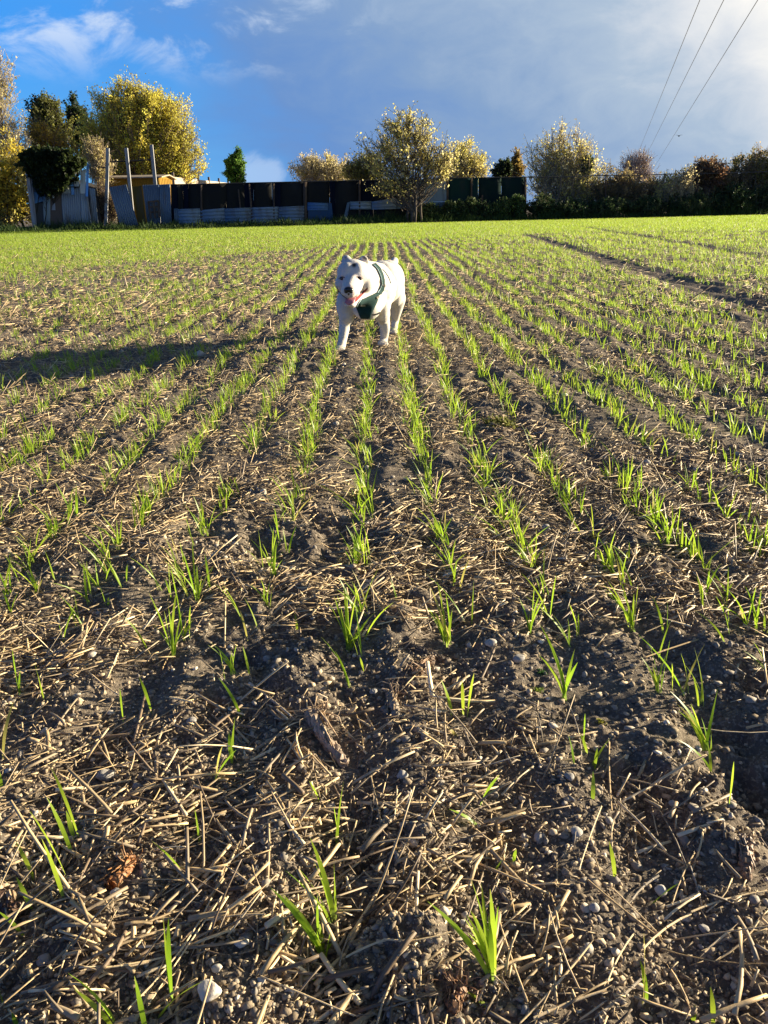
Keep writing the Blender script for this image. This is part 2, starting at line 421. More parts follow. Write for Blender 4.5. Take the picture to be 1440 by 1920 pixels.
def lay(x, y, L, a, rad, rs, lift=0.004, stand=0.06):
    """ends of straws lying over the ground, a few sticking up"""
    dx, dy = np.cos(a) * L / 2, np.sin(a) * L / 2
    A = np.stack([x - dx, y - dy, low_h(x - dx, y - dy)], -1); B = np.stack([x + dx, y + dy, low_h(x + dx, y + dy)], -1)
    n = len(x)
    ce = full_h(x, y)
    A[:, 2] = np.maximum(A[:, 2], 2 * ce - B[:, 2] - 0.02) + rad + rs.uniform(-0.004, lift * 2, n)
    B[:, 2] += rad + rs.uniform(-0.004, lift * 2, n)
    s = rs.uniform(0, 1, n) < stand
    up = rs.uniform(0.25, 0.8, n) * L * s
    B[:, 2] += up
    A[:, 2] -= 0.3 * L * s * 0.1
    return A, B
def straw_litter():
    Vs, Fs, Cs, cols, off = [], [], [], [], 0
    spec = [  # count, r0, r1, density power, sides, segments, length range, radius range
        (5600, 0.40, 2.6, 0.55, 5, 3, (0.012, 0.095), (0.0008, 0.0029)),
        (1700, 0.40, 2.2, 0.5, 5, 3, (0.04, 0.13), (0.0012, 0.0030)),
        (21000, 0.40, 4.6, 0.55, 4, 1, (0.004, 0.022), (0.0006, 0.0019)),
        (46000, 1.25, 8.0, 0.6, 3, 1, (0.015, 0.10), (0.0009, 0.0030)),
        (38000, 6.0, 26.0, 0.6, 3, 1, (0.04, 0.17), (0.0028, 0.0056)),
    ]
    for q, (n, r0, r1, pw, sd, sg, lr, rr) in enumerate(spec):
        x, y, r, rs = wedge(n, r0, r1, 40 + q, power=pw)
        d = vn(x / 0.42, y / 0.30, 51) * 0.65 + vn(x / 0.13, y / 0.12, 52) * 0.35
        left = np.clip((-x - 0.4) / 1.2, 0, 1) * np.clip((y - 3.6) / 1.0, 0, 1)          # more litter lies on the left
        k = (d + rs.uniform(-.16, .16, n) + 0.14 * left > (0.545, 0.60, 0.48, 0.36, 0.36)[q]) & (rs.uniform(0, 1, n) > tram(x, y) * 0.75) & open_spot(x, y, (lr[0] + lr[1]) * .12)
        x, y, r = x[k], y[k], r[k]; n = len(x)
        L = lr[0] + (lr[1] - lr[0]) * rs.uniform(0, 1, n) ** 2.0
        rad = rr[0] + (rr[1] - rr[0]) * rs.uniform(0, 1, n) ** 1.6
        if q == 0: rad = np.where(rs.uniform(0, 1, n) < .07, rs.uniform(.0028, .0042, n), rad); L = np.where(rs.uniform(0, 1, n) < .06, L * 1.8, L)
        a = np.where(rs.uniform(0, 1, n) < 0.55, rs.normal(0.45, 0.55, n), rs.uniform(0, np.pi, n))
        if q == 1: a = vn(x / .28, y / .28, 55) * 5 + rs.normal(0, .35, n)          # long stalks lie in combed mats
        A, B = lay(x, y, L, a, rad, rs, lift=0.006 if q < 3 else 0.01, stand=0.10)
        V, F, Fc, nv = straws(A, B, rad, 60 + q, sd, sg, bend=0.06 if q == 2 else 0.025)
        c = STRAW_C[rs.choice(6, n, p=[.14, .18, .22, .20, .08, .18])] * rs.uniform(0.6, 1.15, n)[:, None]
        if q == 2: c = c * 0.85
        Vs.append(V); Fs.append(F + off); Cs.append(Fc + off); cols.append(np.repeat(c, nv, 0)); off += len(V)
    me = np_mesh('straw_litter', np.concatenate(Vs), Fs + Cs, np.concatenate(cols))
    o = link('straw_litter', me, M['straw'])
    tag(o, 'tan and grey chopped straw littering the soil all over the field', 'straw', kind='stuff')
straw_litter()

# ------------------------------------------------------------------ labels for repeats
ORD = ['nearest', 'second nearest', 'third nearest', 'fourth nearest', 'fifth nearest', 'sixth nearest', 'seventh nearest', 'eighth nearest', 'ninth nearest', 'tenth nearest', 'eleventh nearest', 'twelfth nearest']
NTH = ['first', 'second', 'third', 'fourth', 'fifth', 'sixth', 'seventh', 'eighth', 'ninth', 'tenth', 'eleventh', 'twelfth', 'thirteenth', 'fourteenth', 'fifteenth', 'sixteenth', 'seventeenth', 'eighteenth', 'nineteenth', 'twentieth']
def nth(i):
    if i < 20: return NTH[i]
    tens = ['twenty', 'thirty', 'forty', 'fifty', 'sixty', 'seventy']; t, u = divmod(i + 1, 10)
    if u == 0: return ['twentieth', 'thirtieth', 'fortieth', 'fiftieth', 'sixtieth', 'seventieth'][t - 2]
    return tens[t - 2] + '-' + NTH[u - 1]

# ------------------------------------------------------------------ big straw stalks, one thing each (photo pixels of both ends)
STALKS = [(235,1537,202,1582,5),(303,1500,246,1582,5),(182,1582,280,1598,5),(280,1565,207,1622,4),(382,1560,482,1645,6),(452,1590,482,1637,4),(290,1552,385,1545,4),(420,1537,530,1502,6),
 (585,1522,485,1565,6),(445,1667,542,1742,7),(390,1752,500,1747,6),(570,1730,500,1855,9),(492,1860,665,1915,7),(650,1812,720,1795,8),(205,1772,255,1802,7),(165,1850,307,1815,8),
 (400,1710,245,1920,6),(420,1710,285,1900,6),(580,1740,580,1835,5),(180,1792,225,1825,5),(117,1860,135,1800,7),(265,1760,295,1732,7),(445,1737,482,1775,4),(295,1705,320,1675,8),(682,1720,637,1825,6),
 (935,1562,965,1725,6),(720,1542,887,1587,5),(1127,1520,1085,1645,6),(1192,1535,1191,1595,5),(1100,1667,1237,1762,8),(1147,1675,1240,1757,5),(720,1685,885,1727,7),(930,1727,1020,1747,5),
 (755,1702,942,1860,8),(720,1795,845,1780,7),(1105,1790,975,1920,8),(1295,1715,1205,1790,7),(1295,1715,1440,1672,7),(1240,1780,1440,1815,5),(1420,1737,1347,1797,6),(1372,1752,1320,1790,9),
 (1302,1600,1262,1690,6),(1290,1610,1317,1702,5),(1195,1547,1285,1622,6),(1200,1845,1120,1920,9),(1185,1765,1137,1860,7),(1087,1915,1130,1895,7),(1000,1920,1135,1870,11),(1257,1820,1290,1890,9),(1235,1642,1185,1687,7),(1250,1700,1300,1686,9),
 (930,1132,885,1225,4),(942,1310,1035,1340,5),(1210,1242,1377,1187,5),(850,1415,795,1520,5),(1065,1320,1090,1430,6),(870,1380,920,1460,5),(1265,1375,1440,1376,4),(1142,1395,1147,1520,6),
 (205,1377,95,1445,6),(150,1412,367,1415,4),(220,1372,217,1455,4),(120,1245,255,1250,6),(117,1215,222,1305,5),(490,1302,547,1367,9),(540,1407,577,1472,8),(655,1322,682,1417,5),(430,1050,465,1120,5),(0,1220,65,1225,5),
 (380,1120,305,1250,4),(370,1400,417,1385,6),(680,1097,750,1112,11),(991,1014,1076,1025,10),(320,1322,365,1330,9),(745,1505,740,1560,5),(1150,1545,1148,1590,5),(820,1150,760,1140,5),(1300,1130,1210,1180,4)]
def stalks():
    info = []
    rs = np.random.RandomState(77)
    for (x0, y0, x1, y1, w) in STALKS:
        a, b = gnd(x0, y0), gnd(x1, y1)
        L = (b - a).length
        wid = w * 0.5 / ppm((a.y + b.y) / 2, 0) * rs.uniform(0.46, 0.64)
        za = fh(a.x, a.y) + wid + rs.uniform(0.004, 0.011); zb = fh(b.x, b.y) + wid + rs.uniform(0.004, 0.011)
        mid = fh((a.x + b.x) / 2, (a.y + b.y) / 2) + wid
        lift = max(0, mid - (za + zb) / 2)
        A = Vector((a.x, a.y, za + lift)); B = Vector((b.x, b.y, zb + lift))
        tone = int(rs.choice(3, p=[.5, .28, .22]))
        info.append((A, B, wid, L, tone, (x0, y0, x1, y1)))
    order = sorted(range(len(info)), key=lambda i: min(info[i][0].y, info[i][1].y))
    cnt = {}
    tones = [((0.72, 0.55, 0.31), 'pale tan'), ((0.52, 0.36, 0.17), 'golden brown'), ((0.36, 0.30, 0.22), 'weathered grey')]
    for i in order:
        A, B, wid, L, tone, (x0, y0, x1, y1) = info[i]
        dx, dy = x1 - x0, y0 - y1
        if dy < 0: dx, dy = -dx, -dy
        an = math.degrees(math.atan2(dy, dx))
        orient = 'lying crosswise' if an < 22 or an > 158 else ('slanting up rightward' if an < 68 else ('pointing at the fence' if an < 112 else 'slanting up leftward'))
        ln = 'short' if L < 0.06 else ('long' if L > 0.12 else 'middling')
        key = (tone, orient, ln); k = cnt.get(key, 0); cnt[key] = k + 1
        lab = f'{ln} {tones[tone][1]} straw stalk {orient}, {ORD[min(k, 11)]} to the camera of such'
        mb = MB(); n = 8; T = (B - A)
        side = T.cross(Vector((0, 0, 1))).normalized() * rs.normal(0, 0.03) * L
        pts = [A + T * t + side * 4 * t * (1 - t) for t in (0, .18, .2, .22, .45, .47, .49, .78, 1)]
        rad = [wid * q for q in (.95, .92, 1.1, .92, .9, 1.06, .9, .85, .8)]
        base = np.array(tones[tone][0]) * rs.uniform(.85, 1.12)
        mb.tube(pts, rad, 8, tuple(base))
        for s in range(3):                                            # split fibres at the cut ends
            u = Vector(rs.normal(0, 1, 3)) * wid * 1.1
            e0 = B if s < 2 else A; dirn = (T if s < 2 else -T).normalized()
            mb.tube([e0 + u * .3 - dirn * wid * 4, e0 + u + dirn * wid * rs.uniform(2, 6)], [wid * .35, wid * .12], 4, tuple(base * 1.1))
        me = mb.mesh('straw_stalk', smooth=False)
        c = np.array([v.co for v in me.vertices])
        org = (A + B) / 2
        me.transform(Matrix.Translation(-org))
        o = link('straw_stalk', me, M['straw']); o.location = org
        tag(o, lab, 'straw', 'big straw stalks lying on the near soil')
stalks()

# ------------------------------------------------------------------ stones, one thing each
def stones():
    rs = np.random.RandomState(5)
    tones = [((0.34, 0.315, 0.28), 'grey'), ((0.46, 0.42, 0.35), 'buff'), ((0.60, 0.55, 0.46), 'pale cream')]
    cnt = {}
    for (px, py, r, t) in sorted(STONES, key=lambda s: -s[1]):
        g = gnd(px, py); rad = 1.15 * r / ppm(g.y, 0)
        bm = bmesh.new(); bmesh.ops.create_icosphere(bm, subdivisions=3, radius=1)
        ax = Vector(rs.uniform(0.75, 1.15, 3)); ax.z *= 0.72
        planes = [(Vector(rs.normal(0, 1, 3)).normalized(), rs.uniform(0.62, 0.85)) for _ in range(7)]
        for v in bm.verts:
            p = v.co.copy()
            for nrm, dd in planes:
                e = p.dot(nrm) - dd
                if e > 0: p -= nrm * e * 0.85
            p *= 1 + 0.06 * math.sin(7 * p.x + 3 * p.y + px) * math.cos(6 * p.z + py)
            v.co = Vector((p.x * ax.x, p.y * ax.y, p.z * ax.z)) * rad
        me = bpy.data.meshes.new('field_stone'); bm.to_mesh(me); bm.free()
        a = me.color_attributes.new('Col', 'FLOAT_COLOR', 'POINT')
        c = np.ones((len(me.vertices), 4), np.float32); c[:, :3] = np.array(tones[t][0]) * rs.uniform(.85, 1.1); a.data.foreach_set('color', c.ravel())
        me.polygons.foreach_set('use_smooth', np.ones(len(me.polygons), bool))
        o = link('field_stone', me, M['stone']); o.location = (g.x, g.y, fh(g.x, g.y) + rad * 0.45); o.rotation_euler = (0, 0, rs.uniform(0, 6))
        sz = 'large' if rad > 0.0125 else 'small'
        k = cnt.get((t, sz), 0); cnt[(t, sz)] = k + 1
        lab = f'{sz} {tones[t][1]} stone half sunk in the soil, {ORD[min(k, 11)]} to the camera of such'
        if py == 1890: lab = 'biggest pale cream stone at the bottom edge, among straw left of the middle'
        if px == 375: lab = 'buff stone lying in the shadow of the dog'
        tag(o, lab, 'stone', 'loose stones on the soil')
stones()

# ------------------------------------------------------------------ wheat blades
def blades(base, tip, width, seed, segs=4, curl=0.25):
    """ribbons from base to tip (k,3), bending over towards the tip"""
    rs = np.random.RandomState(seed); k = len(base)
    D = tip - base; H = np.linalg.norm(D, axis=1, keepdims=True)
    hz = D.copy(); hz[:, 2] = 0
    up = np.zeros_like(D); up[:, 2] = 1
    t = np.linspace(0, 1, segs + 1)
    ctrl = base + D * 0.5 - hz * curl + up * H * 0.10 * (0.5 + curl)
    C = ((1 - t) ** 2)[None, :, None] * base[:, None] + (2 * t * (1 - t))[None, :, None] * ctrl[:, None] + (t ** 2)[None, :, None] * tip[:, None]
    a = rs.uniform(0, np.pi, k)
    U = np.stack([np.cos(a), np.sin(a), np.zeros(k)], -1)
    U2 = np.stack([np.cos(a + 0.9), np.sin(a + 0.9), np.zeros(k)], -1)
    prof = np.interp(t, [0, 0.12, 0.45, 0.75, 1], [0.45, 0.75, 1.0, 0.75, 0.05])
    Uw = U[:, None] * (1 - t)[None, :, None] + U2[:, None] * t[None, :, None]
    V = np.stack([C - Uw * (width[:, None] * prof)[:, :, None] / 2, C + Uw * (width[:, None] * prof)[:, :, None] / 2], 2)
    nv = (segs + 1) * 2
    q = np.array([(2 * s, 2 * s + 1, 2 * s + 3, 2 * s + 2) for s in range(segs)])
    F = (q[None] + (np.arange(k) * nv)[:, None, None]).reshape(-1, 4)
    return V.reshape(-1, 3), F, nv
def wheat_cols(n, rs, nv, segs):
    h = rs.uniform(0, 1, n)
    c = np.stack([0.195 + 0.13 * h, 0.35 + 0.08 * h, 0.016 + 0.014 * h], -1) * rs.uniform(0.8, 1.15, n)[:, None]
    y = rs.uniform(0, 1, n) < 0.05
    c[y] = np.array([0.40, 0.36, 0.08])
    out = np.repeat(c, nv, 0).reshape(n, segs + 1, 2, 3)
    k = rs.uniform(0, 1, n) < 0.35
    out[k, -1] = out[k, -1] * 0.45 + np.array([0.26, 0.22, 0.07])        # some tips have yellowed
    out[:, 0] = out[:, 0] * 0.6 + np.array([0.20, 0.22, 0.10])        # pale sheath at the soil
    return out.reshape(-1, 3)

# near plants read from the photo: base pixel, then the pixel of each blade tip
NEAR = [(134,1655,[(55,1520)]),(116,1692,[(78,1572)]),(136,1606,[(88,1495)]),(141,1572,[(124,1520)]),(152,1575,[(95,1437)]),(70,1645,[(30,1578)]),(60,1708,[(31,1645)]),(51,1763,[(-4,1708)]),(369,1580,[(362,1498)]),
 (342,1652,[(285,1577)]),(345,1700,[(335,1677)]),(319,1885,[(306,1718),(316,1722)]),(272,1930,[(252,1830)]),(295,1915,[(380,1840)]),(215,1925,[(128,1825),(140,1855)]),(10,1885,[(-4,1845)]),(38,1928,[(22,1898)]),
 (620,1725,[(535,1632),(582,1572),(560,1628)]),(611,1802,[(560,1748),(620,1747),(595,1680),(508,1665)]),(625,1845,[(517,1816)]),(634,1587,[(626,1512),(646,1458)]),(676,1876,[(722,1856),(804,1886)]),
 (898,1553,[(842,1517)]),(920,1637,[(946,1606)]),(966,1617,[(968,1592)]),(1162,1652,[(1142,1577)]),(1222,1692,[(1273,1656)]),(922,1835,[(802,1690),(882,1645),(902,1655),(919,1667),(882,1707),(934,1700)]),
 (927,1890,[(865,1853)]),(1205,1887,[(1207,1750),(1200,1800)]),(1335,1925,[(1332,1850)]),(1295,1922,[(1303,1884)]),(892,1510,[(937,1453)]),(1117,1500,[(1112,1446)]),(1075,1436,[(1065,1376)]),(1097,1412,[(1097,1338),(1088,1375)]),
 (1112,1440,[(1151,1376),(1120,1402)]),(1357,1510,[(1376,1428)]),(1057,1315,[(1012,1170),(1078,1216),(1083,1242)]),(849,1345,[(827,1274)]),(862,1340,[(866,1276)]),(879,1347,[(889,1262)]),(857,1382,[(840,1364)]),
 (1237,1300,[(1202,1231),(1212,1195),(1256,1201)]),(1265,1295,[(1260,1244)]),(1325,1405,[(1257,1296),(1346,1291),(1315,1345),(1333,1369),(1295,1320)]),(1340,1441,[(1270,1386),(1327,1394)]),(1354,1210,[(1302,1144)]),(1367,1190,[(1342,1117),(1365,1142)]),
 (1437,1270,[(1392,1219),(1410,1201)]),(1315,1143,[(1315,1094),(1306,1078)]),(837,1210,[(802,1140),(805,1098),(836,1114),(820,1090)]),(992,1190,[(972,1119),(1002,1098),(1023,1119)]),(1187,1183,[(1122,1099),(1196,1098),(1160,1080),(1170,1140),(1140,1090)]),
 (80,1312,[(65,1244)]),(234,1356,[(225,1291)]),(280,1338,[(261,1269)]),(2,1426,[(28,1310)]),(3,1478,[(-4,1440)]),(400,1466,[(417,1399),(443,1406)]),(435,1431,[(429,1371),(441,1344)]),(457,1346,[(410,1271)]),(471,1271,[(455,1211)]),
 (469,1200,[(450,1144)]),(485,1176,[(457,1119)]),(326,1233,[(279,1111),(315,1129),(332,1104),(348,1170)]),(345,1201,[(357,1135),(330,1109),(319,1059)]),(370,1126,[(322,1059),(360,1009),(401,1059),(378,1080),(369,1060)]),(390,1116,[(401,1061),(384,1038)]),
 (227,1106,[(182,1036),(200,1049)]),(197,1136,[(179,1081),(203,1120)]),(500,1131,[(495,1096),(507,1089)]),(512,1081,[(492,1019),(530,1049),(520,1010)]),(657,1291,[(602,1194),(628,1220)]),(655,1221,[(612,1124),(645,1096),(671,1106),(708,1144),(629,1106),(640,1080)]),
 (675,1263,[(675,1232)]),(605,1506,[(580,1464)]),(70,1113,[(14,1059),(55,1064),(80,1085)]),(22,1156,[(4,1104),(38,1104)]),(102,1086,[(78,1020),(88,1040)]),(239,1091,[(239,1056)]),(543,1040,[(530,990),(556,985)]),(560,1190,[(553,1150)]),(745,1130,[(732,1085)])]

def row_name(x, X0):
    i = int(round((x - ROW_0) / ROW_S))
    j = i - X0
    return i, j
def seedlings():
    rs = np.random.RandomState(3)
    # ---- plants of all rows
    xs, ys = [], []
    rows = np.arange(-260, 330)
    for i in rows:
        x0 = ROW_0 + i * ROW_S
        ymin = max(0.25, abs(x0) / math.tan(R(37)) - 0.5)
        if ymin > 44: continue
        n = int((47 - ymin) * 75)
        y = rs.uniform(ymin, 47, n)
        xs.append(np.full(n, x0)); ys.append(y)
    x = np.concatenate(xs); y = np.concatenate(ys); n = len(x)
    x = x + 0.05 * (vn(y / 1.1, x * 3.1, 61) - 0.5) + rs.normal(0, 0.013, n)
    edge_y = field_edge(x)
    # headland beyond the slanting line on the left, sown crosswise: no rows show there
    head = y > np.interp(x, [-14, -5.4, -1.0, 1.5, 3.8, 6, 30], [7.0, 10.2, 17.5, 20.5, 23, 24, 20])
    x = np.where(head, x + rs.uniform(-ROW_S, ROW_S, n), x)
    clump = vn(x / 0.05 + 7 * np.round((x - ROW_0) / ROW_S), y / 0.115, 62) * 0.62 + vn(x / 0.5, y / 0.45, 63) * 0.38
    dens = np.interp(y, [0.5, 1.5, 2.5, 5, 9, 14, 47], [0.36, 0.58, 0.64, 0.66, 0.64, 0.60, 0.56])
    left = np.clip((-x - 0.5) / 1.5, 0, 1) * np.clip((y - 2.5) / 1.5, 0, 1) * (~head)
    dens = dens - 0.19 * left + 0.22 * head * np.clip(1.4 - (y - 10) / 30, 0.6, 1)
    strip = np.exp(-((y - np.interp(x, [-14, -5.4, -1.0, 1.5, 3.8, 6, 30], [7.0, 10.2, 17.5, 20.5, 23, 24, 20]) - 2.2) / 2.0) ** 2) * (x < 1)
    dens = dens + 0.25 * strip
    keep = (clump + rs.uniform(-0.10, 0.10, n) < dens) & (rs.uniform(0, 1, n) > tram(x, y) * 1.1) & (y < edge_y)
    keep &= rs.uniform(0, 1, n) < np.interp(y, [0, 3, 8, 20, 47], [0.62, 0.72, 0.62, 0.62, 0.60])
    x, y, head = x[keep], y[keep], head[keep]; n = len(x)
    # the photo-read plants take the place of random ones in the near view
    d = np.stack([x, y * 0 + 0.0], -1)
    yc = y * math.cos(PITCH) + CAM_H * math.sin(PITCH)
    v = FPX * (CAM_H * math.cos(PITCH) - y * math.sin(PITCH)) / yc + 960
    u = FPX * x / yc + 720
    # undo roll
    cr, sr = math.cos(-ROLL), math.sin(-ROLL)
    uu = 720 + (u - 720) * cr + (v - 960) * sr; vv = 960 - (u - 720) * sr + (v - 960) * cr
    out = (uu < -60) | (uu > 1500) | (vv > 1990)
    keep = (vv < 1075) | ((vv < 1330) & (rs.uniform(0, 1, n) < 0.42)) | (out & (rs.uniform(0, 1, n) < 0.5))
    x, y, head, uu, vv, out = x[keep], y[keep], head[keep], uu[keep], vv[keep], out[keep]; n = len(x)
    # keep the dog's paws clear
    dogp = (np.abs(x + 0.10) < 0.32) & (y > 4.30) & (y < 5.25) & (rs.uniform(0, 1, n) < 0.45)
    x, y, head, uu, vv, out = x[~dogp], y[~dogp], head[~dogp], uu[~dogp], vv[~dogp], out[~dogp]; n = len(x)
    order = np.argsort(y); x, y, head, uu, vv, out = x[order], y[order], head[order], uu[order], vv[order], out[order]
    inview = (~out) & (uu > 5) & (uu < 1435)
    single = np.zeros(n, bool); single[np.where(inview)[0][:300 - len(NEAR)]] = True
    # ---- single plants
    plants = []                                                      # (base Vector, tips, width)
    for bx, by, tips in NEAR:
        b = gnd(bx, by); b.z = fh(b.x, b.y)
        d = ray(bx, by); tt = (b.z - CAM_H) / d.z; b = Vector((d.x * tt, d.y * tt, fh(d.x * tt, d.y * tt) - 0.002))
        T = []
        for tx, ty in tips:
            p = at(tx, ty, b.y + rs.uniform(0.0, 0.02))
            if (p - b).length > 0.17: p = b + (p - b) * 0.17 / (p - b).length
            T.append(p)
        if len(tips) >= 3:                                            # the fuller tufts carry shorter blades between the long ones
            for _ in range(len(tips)):
                p = T[rs.randint(len(tips))]; T.append(b + (p - b) * rs.uniform(.45, .9) + Vector((rs.normal(0, .012), rs.normal(0, .012), 0)))
        plants.append((b, T, 0.0062 if by > 1300 else 0.0050))
    lean = (vn(x / 0.7, y / 0.7, 71) - 0.5)
    for i in np.where(single)[0]:
        b = Vector((x[i], y[i], fh(x[i], y[i]) - 0.002)); T = []
        for k in range(int(rs.choice([1, 2, 3, 4], p=[.18, .36, .30, .16]))):
            h = rs.uniform(0.04, 0.105); a = rs.uniform(0, 6.28); l = (rs.uniform(0.08, 0.5) if rs.uniform() < .8 else rs.uniform(.6, 1.2)) * h
            T.append(b + Vector((math.cos(a) * l + (lean[i] * 0.4 - 0.12) * h, math.sin(a) * l * 0.7, h)))
        plants.append((b, T, rs.uniform(0.0034, 0.0050)))
    # labels by row and order in the row, counted from the row that leads to the dog
    byrow = {}
    X0 = -1
    for q, (b, T, w) in enumerate(plants):
        byrow.setdefault(int(round((b.x - ROW_0) / ROW_S)) - X0, []).append(q)
    names = {}
    for j, ids in byrow.items():
        ids.sort(key=lambda q: plants[q][0].y)
        where = 'row leading straight to the dog' if j == 0 else (f'{nth(j - 1)} row right of the dog' if j > 0 else f'{nth(-j - 1)} row left of the dog')
        for r_, q in enumerate(ids):
            nb = ['one-blade', 'two-blade', 'three-blade', 'four-blade', 'five-blade', 'many-blade'][min(5, len(plants[q][1]) - 1)]
            names[q] = f'{nb} green seedling, {nth(r_)} from the front in the {where}'
    for q, (b, T, w) in enumerate(plants):
        k = len(T)
        base = np.array([[b.x + rs.normal(0, .003), b.y + rs.normal(0, .003), b.z] for _ in T]); tip = np.array([tuple(t) for t in T])
        V, F, nv = blades(base, tip, w * rs.uniform(0.75, 1.2, k), 500 + q, 6, 0.22)
        V = V - np.array(tuple(b))
        me = np_mesh('wheat_seedling', V, [F], wheat_cols(k, rs, nv, 6), smooth=True)
        o = link('wheat_seedling', me, M['wheat']); o.location = b
        tag(o, names[q], 'seedling', 'green wheat seedlings in the near rows')
    # ---- the rest of the crop
    x, y, head = x[~single], y[~single], head[~single]; lean = lean[~single]
    Vs, Fs, cs, off = [], [], [], 0
    for y0, y1, nb, sg, wf, hf in ((0, 6, 3, 4, 1.0, 1.0), (6, 14, 3, 2, 1.25, 1.0), (14, 60, 2, 1, 2.0, 0.95)):
        k = (y >= y0) & (y < y1)
        for r_ in range(nb):
            kk = k & (rs.uniform(0, 1, len(x)) < (1.0 if r_ < 2 else 0.6))
            m = int(kk.sum())
            if not m: continue
            h = rs.uniform(0.032, 0.092, m) * hf; a = rs.uniform(0, 6.28, m); l = np.where(rs.uniform(0, 1, m) < .8, rs.uniform(0.05, 0.5, m), rs.uniform(.6, 1.2, m)) * h
            bx = x[kk] + rs.normal(0, .006, m); by = y[kk] + rs.normal(0, .008, m)
            B = np.stack([bx, by, full_h(bx, by) - 0.003], -1)
            T = B + np.stack([np.cos(a) * l + (lean[kk] * 0.4 - 0.12) * h, np.sin(a) * l, h], -1)
            V, F, nv = blades(B, T, rs.uniform(0.0030, 0.0048, m) * wf, 900 + r_ + y0, sg if sg > 1 else 2, 0.22)
            Vs.append(V); Fs.append(F + off); cs.append(wheat_cols(m, rs, nv, sg if sg > 1 else 2)); off += len(V)
    me = np_mesh('wheat_crop', np.concatenate(Vs), Fs, np.concatenate(cs), smooth=True)
    o = link('wheat_crop', me, M['wheat'])
    tag(o, 'young green wheat growing in thin drilled rows across the whole field', 'crop', kind='stuff')
# ------------------------------------------------------------------ the boundary line
FA = at(0, 400, 40.0); FB = at(1440, 380, 48.9)
F_SL = (FB.y - FA.y) / (FB.x - FA.x); F_0 = FA.y - F_SL * FA.x
F_DIR = Vector((1, F_SL, 0)).normalized(); F_NOR = Vector((F_SL, -1, 0)).normalized()      # normal looks at the camera
def fp(px, py, off=0.0):
    """photo pixel -> point on the upright plane of the boundary, off metres in front of it"""
    d = ray(px, py); o0 = off * math.sqrt(1 + F_SL * F_SL)
    t = (F_0 - o0) / (d.y - F_SL * d.x)
    return Vector((d.x * t, d.y * t, CAM_H + d.z * t))
def field_edge(x):
    x = np.asarray(x, float)
    return F_0 + F_SL * x - 1.7 + 0.5 * (vn(x / 1.5, x * 0, 81) - 0.5)
seedlings()

def sheet_mesh(cs, off=0.0, corr=None, thick=0.012, nx=2, ny=2, col=(.3, .3, .3), sag=0.0, seed=0, offb=None):
    """a board or corrugated sheet: corners TL, TR, BR, BL as photo pixels on the boundary plane"""
    offb = off if offb is None else offb
    tl, tr = fp(*cs[0], off), fp(*cs[1], off); br, bl = fp(*cs[2], offb), fp(*cs[3], offb)
    if min(cs[2][1], cs[3][1]) > 402:               # stands on the ground behind the grass
        for q in (br, bl): q.z = -0.03
    wd = (tr - tl).length; hd = (bl - tl).length
    if corr:
        ax, pitch, amp = corr
        if ax == 'v': nx = max(4, int(wd / pitch * 6))
        else: ny = max(4, int(hd / pitch * 6))
    mb = MB(); P = []; Q = []
    rs = np.random.RandomState(seed + 1)
    ph = rs.uniform(0, 6)
    for j in range(ny + 1):
        v = j / ny
        for i in range(nx + 1):
            u = i / nx
            p = (tl * (1 - u) + tr * u) * (1 - v) + (bl * (1 - u) + br * u) * v
            d = 0
            if corr:
                s = u * wd if corr[0] == 'v' else v * hd
                d = corr[2] * math.sin(2 * math.pi * s / corr[1] + ph)
            d += sag * (vn(np.array([u * 5.0]), np.array([v * 4.0]), seed)[0] - 0.5)
            P.append(p + F_NOR * d); Q.append(p + F_NOR * (d - thick))
    n = (nx + 1) * (ny + 1); F = []
    k = lambda i, j: j * (nx + 1) + i
    for j in range(ny):
        for i in range(nx):
            F.append((k(i, j), k(i, j + 1), k(i + 1, j + 1), k(i + 1, j)))
            F.append((n + k(i, j), n + k(i + 1, j), n + k(i + 1, j + 1), n + k(i, j + 1)))
    for i in range(nx):
        F.append((k(i, 0), k(i + 1, 0), n + k(i + 1, 0), n + k(i, 0))); F.append((k(i, ny), n + k(i, ny), n + k(i + 1, ny), k(i + 1, ny)))
    for j in range(ny):
        F.append((k(0, j), n + k(0, j), n + k(0, j + 1), k(0, j + 1))); F.append((k(nx, j), k(nx, j + 1), n + k(nx, j + 1), n + k(nx, j)))
    mb.add(P + Q, F, col)
    return mb
M['iron'] = mat('weathered_iron', attr=True, rough=0.6, spec=0.4, noise=((2.0, 2.0, 0.6), (0.10, 0.075, 0.055), 0.52, 0.75), noise2=(18.0, (0.34, 0.37, 0.39), 0.60, 0.85))
M['board'] = mat('weathered_board', attr=True, rough=0.85, spec=0.15, noise=((5.0, 5.0, 0.8), (0.06, 0.05, 0.042), 0.5, 0.8))
M['net'] = mat('netting_cloth', attr=True, rough=0.9, spec=0.05, noise=((1.2, 1.2, 0.4), (0.030, 0.030, 0.028), 0.5, 0.8))
M['timber'] = mat('grey_timber', (0.30, 0.30, 0.29), 0.85, noise=((9.0, 9.0, 0.9), (0.14, 0.12, 0.10), 0.45, 0.75), spec=0.15)
M['ochre'] = mat('ochre_paint', (0.24, 0.135, 0.010), 0.7, noise=((6.0, 6.0, 0.5), (0.16, 0.085, 0.008), 0.5, 0.75), spec=0.2)
M['felt'] = mat('roof_felt', (0.36, 0.30, 0.22), 0.9, noise=(3.0, (0.26, 0.22, 0.17), 0.4, 0.7), spec=0.1)
M['darkwood'] = mat('dark_wood', (0.035, 0.032, 0.030), 0.9, noise=(4.0, (0.06, 0.05, 0.04), 0.5, 0.7), spec=0.1)
M['metal'] = mat('dark_metal', (0.05, 0.05, 0.05), 0.5, spec=0.4, metal=0.3)
